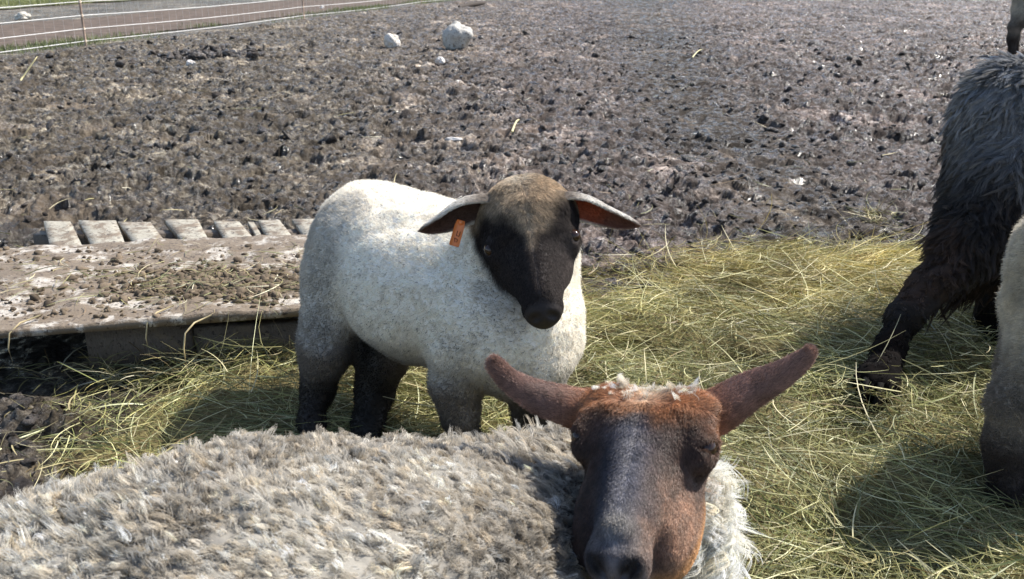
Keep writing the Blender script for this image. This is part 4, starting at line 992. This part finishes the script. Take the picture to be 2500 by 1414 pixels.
# ------------------------------------------------------------------ the black sheep at the right, one hind leg stretched back
def build_black_sheep():
    root = empty('black_sheep', (1.3, 2.1, 0), label='shaggy dark muddy sheep at the right edge with one hind leg stretched back', cat='sheep')
    B = Body()
    B.chain([Q(2492, 300, 2.40), Q(2640, 350, 2.47), Q(3000, 340, 2.62)], [.160, .205, .205], .06)
    B.ell(Q(2475, 420, 2.38), (.145, .15, .15), .05)
    B.chain([Q(3000, 290, 2.62), Q(3250, 210, 2.72), Q(3380, 110, 2.76)], [.17, .11, .085], .05)
    B.chain([Q(2440, 480, 2.36), Q(2388, 590, 2.33), Q(2285, 690, 2.29), Q(2210, 775, 2.26), Q(2172, 850, 2.24), Q(2145, 905, 2.17), Q(2133, 950, 2.13)], [.118, .096, .050, .037, .029, .030, .030], .035)
    B.ell(Q(2131, 935, 2.15), (.043, .042, .036), .03)
    B.chain([Q(2520, 560, 2.50), Q(2475, 660, 2.47), Q(2438, 760, 2.44), Q(2455, 840, 2.43), GP(2452, 902, .02)], [.12, .075, .043, .034, .034], .035)
    for px, zc in ((2960, 2.50), (2930, 2.78)):
        t = Q(px, 480, zc); B.chain([t, t + [0, 0, -.2], [t[0], t[1], .2], [t[0] + .01, t[1], .03]], [.1, .055, .038, .034], .035)
    poll, nose = Q(3390, 40, 2.76), Q(3560, 210, 2.70)
    u = np.array([0, 1.0, 0.]); v = nrm(nose - poll); u = nrm(u - (u @ v) * v); w = np.cross(u, v); w = w if w[0] > 0 or w[2] > 0 else -w
    fr = (u, v, w, .24); X, eyes, er = add_head(B, fr, poll, 'ewe')
    ax = axis(.72, 3.0, .75, 1.5, .006, .011); ay = axis(1.8, 3.0, 1.8, 2.6, .006, .011); az = axis(0, 1.15, 0, .95, .006, .011)
    V, Fq = B.mesh((ax, ay, az)); Fq = orient(V - V.mean(0), Fq); VN = vnormals(V, Fq)
    a, b, c = local(V, fr, poll)
    V = V + VN * ((fbm3(V * 13, 3, 5) - .5) * .045 + (fbm3(V * 45, 2, 3) - .5) * .016)[:, None]
    z = V[:, 2]
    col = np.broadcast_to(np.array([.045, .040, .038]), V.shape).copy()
    col = blend(col, sst(.42, .66, z) * .8, (.27, .27, .275))  # grey sheen of the backlit upper wool painted in by height
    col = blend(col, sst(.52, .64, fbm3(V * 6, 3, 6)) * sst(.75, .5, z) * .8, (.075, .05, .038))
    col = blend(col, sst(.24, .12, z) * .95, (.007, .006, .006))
    Vs, Fs, Cs, n = [V], [Fq], [col * .6], len(V)
    for g in (-1, 1):
        p0 = X(.22 * g, .1, -.2); sp = [p0, p0 + (u * g * .05 - v * .01), p0 + (u * g * .11 + w * -.02), p0 + (u * g * .15 - w * .04)]
        E = ear_mesh(sp, [.024, .028, .02, .003], v, [1.5, 1.4, 1.2, 1.1], .004, inner=(.08, .05, .04), outer=(.04, .035, .03))
        Vs.append(E[0]); Fs.append(E[1] + n); Cs.append(E[2]); n += len(E[0])
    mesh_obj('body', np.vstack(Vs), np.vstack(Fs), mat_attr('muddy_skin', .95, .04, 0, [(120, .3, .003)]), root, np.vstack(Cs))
    comb = np.broadcast_to(np.array([-.25, -.1, -1.0]), V.shape).copy()
    L = .030 * np.ones(len(V)) - .021 * sst(.40, .22, z) - .028 * (sst(.0, .2, b) * (np.abs(a) < .4) * (V[:, 0] > 2.2))
    view = np.where(V[:, 0] < 1.75, 1, .25)
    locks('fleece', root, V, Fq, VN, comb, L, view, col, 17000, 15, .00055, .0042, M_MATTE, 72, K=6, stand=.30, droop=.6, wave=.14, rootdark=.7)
    # muddy dags hanging from the belly and thigh
    bm = np.exp(-((V - Q(2385, 690, 2.33)) ** 2).sum(1) / .006) * (VN[:, 2] < -.1)
    locks('dags', root, V, Fq, VN, comb * 0 + [0, 0, -1.0], L * 0 + .052, bm, col * 0 + np.array([.03, .022, .018]), 120, 22, .0006, .004, M_MATTE, 73, K=6, stand=.1, droop=.5, wave=.1)
    add_eyes(root, eyes, er)
    hoof(root, Q(2128, 984, 2.125), (-.6, -1), .056, M_HOOF); hoof(root, GP(2452, 905, 0), (1, -.2), .042, M_HOOF)
    for px, zc in ((2960, 2.50), (2930, 2.78)): t = Q(px, 480, zc); hoof(root, np.array([t[0] + .01, t[1], 0]), (1, 0), .042, M_HOOF)
    # one straw looped round the pastern
    mb = MB(); cc = Q(2130, 945, 2.16); aa = np.linspace(-2.4, 3.6, 22)
    R_ = np.array([[Q(2130 + 50 * math.cos(t_), 945 + 34 * math.sin(t_) - 4 * math.sin(3 * t_), 2.165 + .03 * math.cos(t_ * 2))] for t_ in aa])[:, 0]
    mb.tube(R_, .0013, 6); mb.build('straw_loop', simple('pale_straw', (.5, .44, .25), .5, .4, 60, .2, .001), None, True, label='thin straw looped around the hoof of the black sheep', cat='straw')
build_black_sheep()

# ------------------------------------------------------------------ the second lamb, rump and hind legs at the right edge
def build_right_lamb():
    root = empty('lamb', (1.05, 1.65, 0), label='pale lamb cut off by the right edge, only rump and brown hind legs showing', cat='lamb')
    g = lambda x, y, z: np.array([x, y, z]); B = Body()
    B.ell(g(1.09, 1.64, .485), (.126, .12, .115), .05); B.ell(g(1.075, 1.62, .36), (.112, .11, .12), .05)
    B.chain([g(1.115, 1.66, .43), g(1.30, 1.70, .42), g(1.52, 1.74, .43)], [.128, .15, .145], .05)
    B.chain([g(1.53, 1.75, .46), g(1.62, 1.76, .55), g(1.68, 1.77, .62)], [.12, .09, .08], .05)
    B.chain([g(1.075, 1.60, .36), g(1.03, 1.59, .29), g(.972, 1.59, .215), g(.968, 1.59, .13), g(.985, 1.59, .02)], [.098, .070, .039, .031, .030], .035)
    B.chain([g(1.10, 1.75, .34), g(1.10, 1.76, .26), g(1.07, 1.76, .19), g(1.075, 1.76, .11), g(1.09, 1.76, .02)], [.09, .06, .037, .030, .027], .035)
    for y in (1.66, 1.80): B.chain([g(1.52, y, .36), g(1.52, y, .2), g(1.53, y, .12), g(1.53, y, .02)], [.08, .042, .027, .024], .035)
    B.cone(g(1.0, 1.66, .50), g(.985, 1.66, .40), .03, .02, .03)
    poll = g(1.70, 1.77, .67); v = nrm(np.array([.75, -.05, -.62])); u = np.array([0, 1., 0]); u = nrm(u - (u @ v) * v); w = -np.cross(v, u)
    w = w if w[2] > 0 else -w
    fr = (u, v, w, .21); X, eyes, er = add_head(B, fr, poll, 'lamb')
    ax = axis(.86, 2.0, .9, 1.2, .0045, .008); ay = axis(1.45, 2.0, 1.5, 1.75, .0045, .008); az = axis(0, .85, 0, .6, .0045, .008)
    V, Fq = B.mesh((ax, ay, az)); Fq = orient(V - V.mean(0), Fq); VN = vnormals(V, Fq)
    a, b, c = local(V, fr, poll); z = V[:, 2]
    V = V + VN * ((fbm3(V * 22, 3, 2) - .5) * .014)[:, None]
    col = np.broadcast_to(np.array([.62, .57, .48]), V.shape).copy()
    col = blend(col, sst(.34, .24, z + .06 * (fbm3(V * 9, 2, 8) - .5)) * .8, (.20, .165, .14))
    col = blend(col, sst(.19, .10, z + .05 * (fbm3(V * 12, 2, 9) - .5)), (.085, .065, .055))
    col = col * (.7 + .6 * fbm3(V * 16, 3, 33))[:, None]; col = blend(col, sst(.5, .64, fbm3(V * 11, 3, 35)) * sst(.32, .24, z) * sst(.06, .12, z) * .6, (.42, .37, .31))
    hm = (V[:, 0] > 1.7) * sst(-.6, -.45, c) * sst(-.4, -.2, b); col = blend(col, hm, (.06, .045, .04))
    Vs, Fs, Cs, n = [V], [Fq], [col], len(V)
    for q in (-1, 1):
        p0 = X(.25 * q, .12, -.2); sp = [p0, p0 + u * q * .04, p0 + u * q * .09 - w * .02, p0 + u * q * .125 - w * .035]
        E = ear_mesh(sp, [.024, .026, .018, .003], v, [1.5, 1.4, 1.2, 1.1], .004, inner=(.3, .12, .08), outer=(.4, .35, .3))
        Vs.append(E[0]); Fs.append(E[1] + n); Cs.append(E[2]); n += len(E[0])
    mesh_obj('body', np.vstack(Vs), np.vstack(Fs), M_SKIN, root, np.vstack(Cs))
    comb = np.broadcast_to(np.array([-.3, 0, -1.0]), V.shape).copy()
    view = np.where(V[:, 0] < 1.3, 1, .25)
    fur('wool', root, V, Fq, VN, comb, np.where(z < .2, .008, .013) * (1 - .6 * hm), view, col, 70000, .00045, M_WOOL, 81, K=5, stand=.6, jit=.5, curl=.18, cv0=.15)
    add_eyes(root, eyes, er)
    for x, y in ((.985, 1.59), (1.09, 1.76), (1.53, 1.66), (1.53, 1.80)): hoof(root, g(x, y, 0), (1, -.1), .032, M_HOOF)
    root.location.x -= .03; return root
rl = build_right_lamb()
far_sheep = rl.copy(); COL.objects.link(far_sheep)
far_sheep['label'] = 'far off white sheep with a dark leg at the top right corner'; far_sheep['category'] = 'sheep'; far_sheep.name = 'sheep'
far_sheep.scale = (1.25, 1.25, 1.25); far_sheep.location = (5.16, 9.9, .06)
for ch in list(rl.children):
    d = ch.copy(); COL.objects.link(d); d.parent = far_sheep
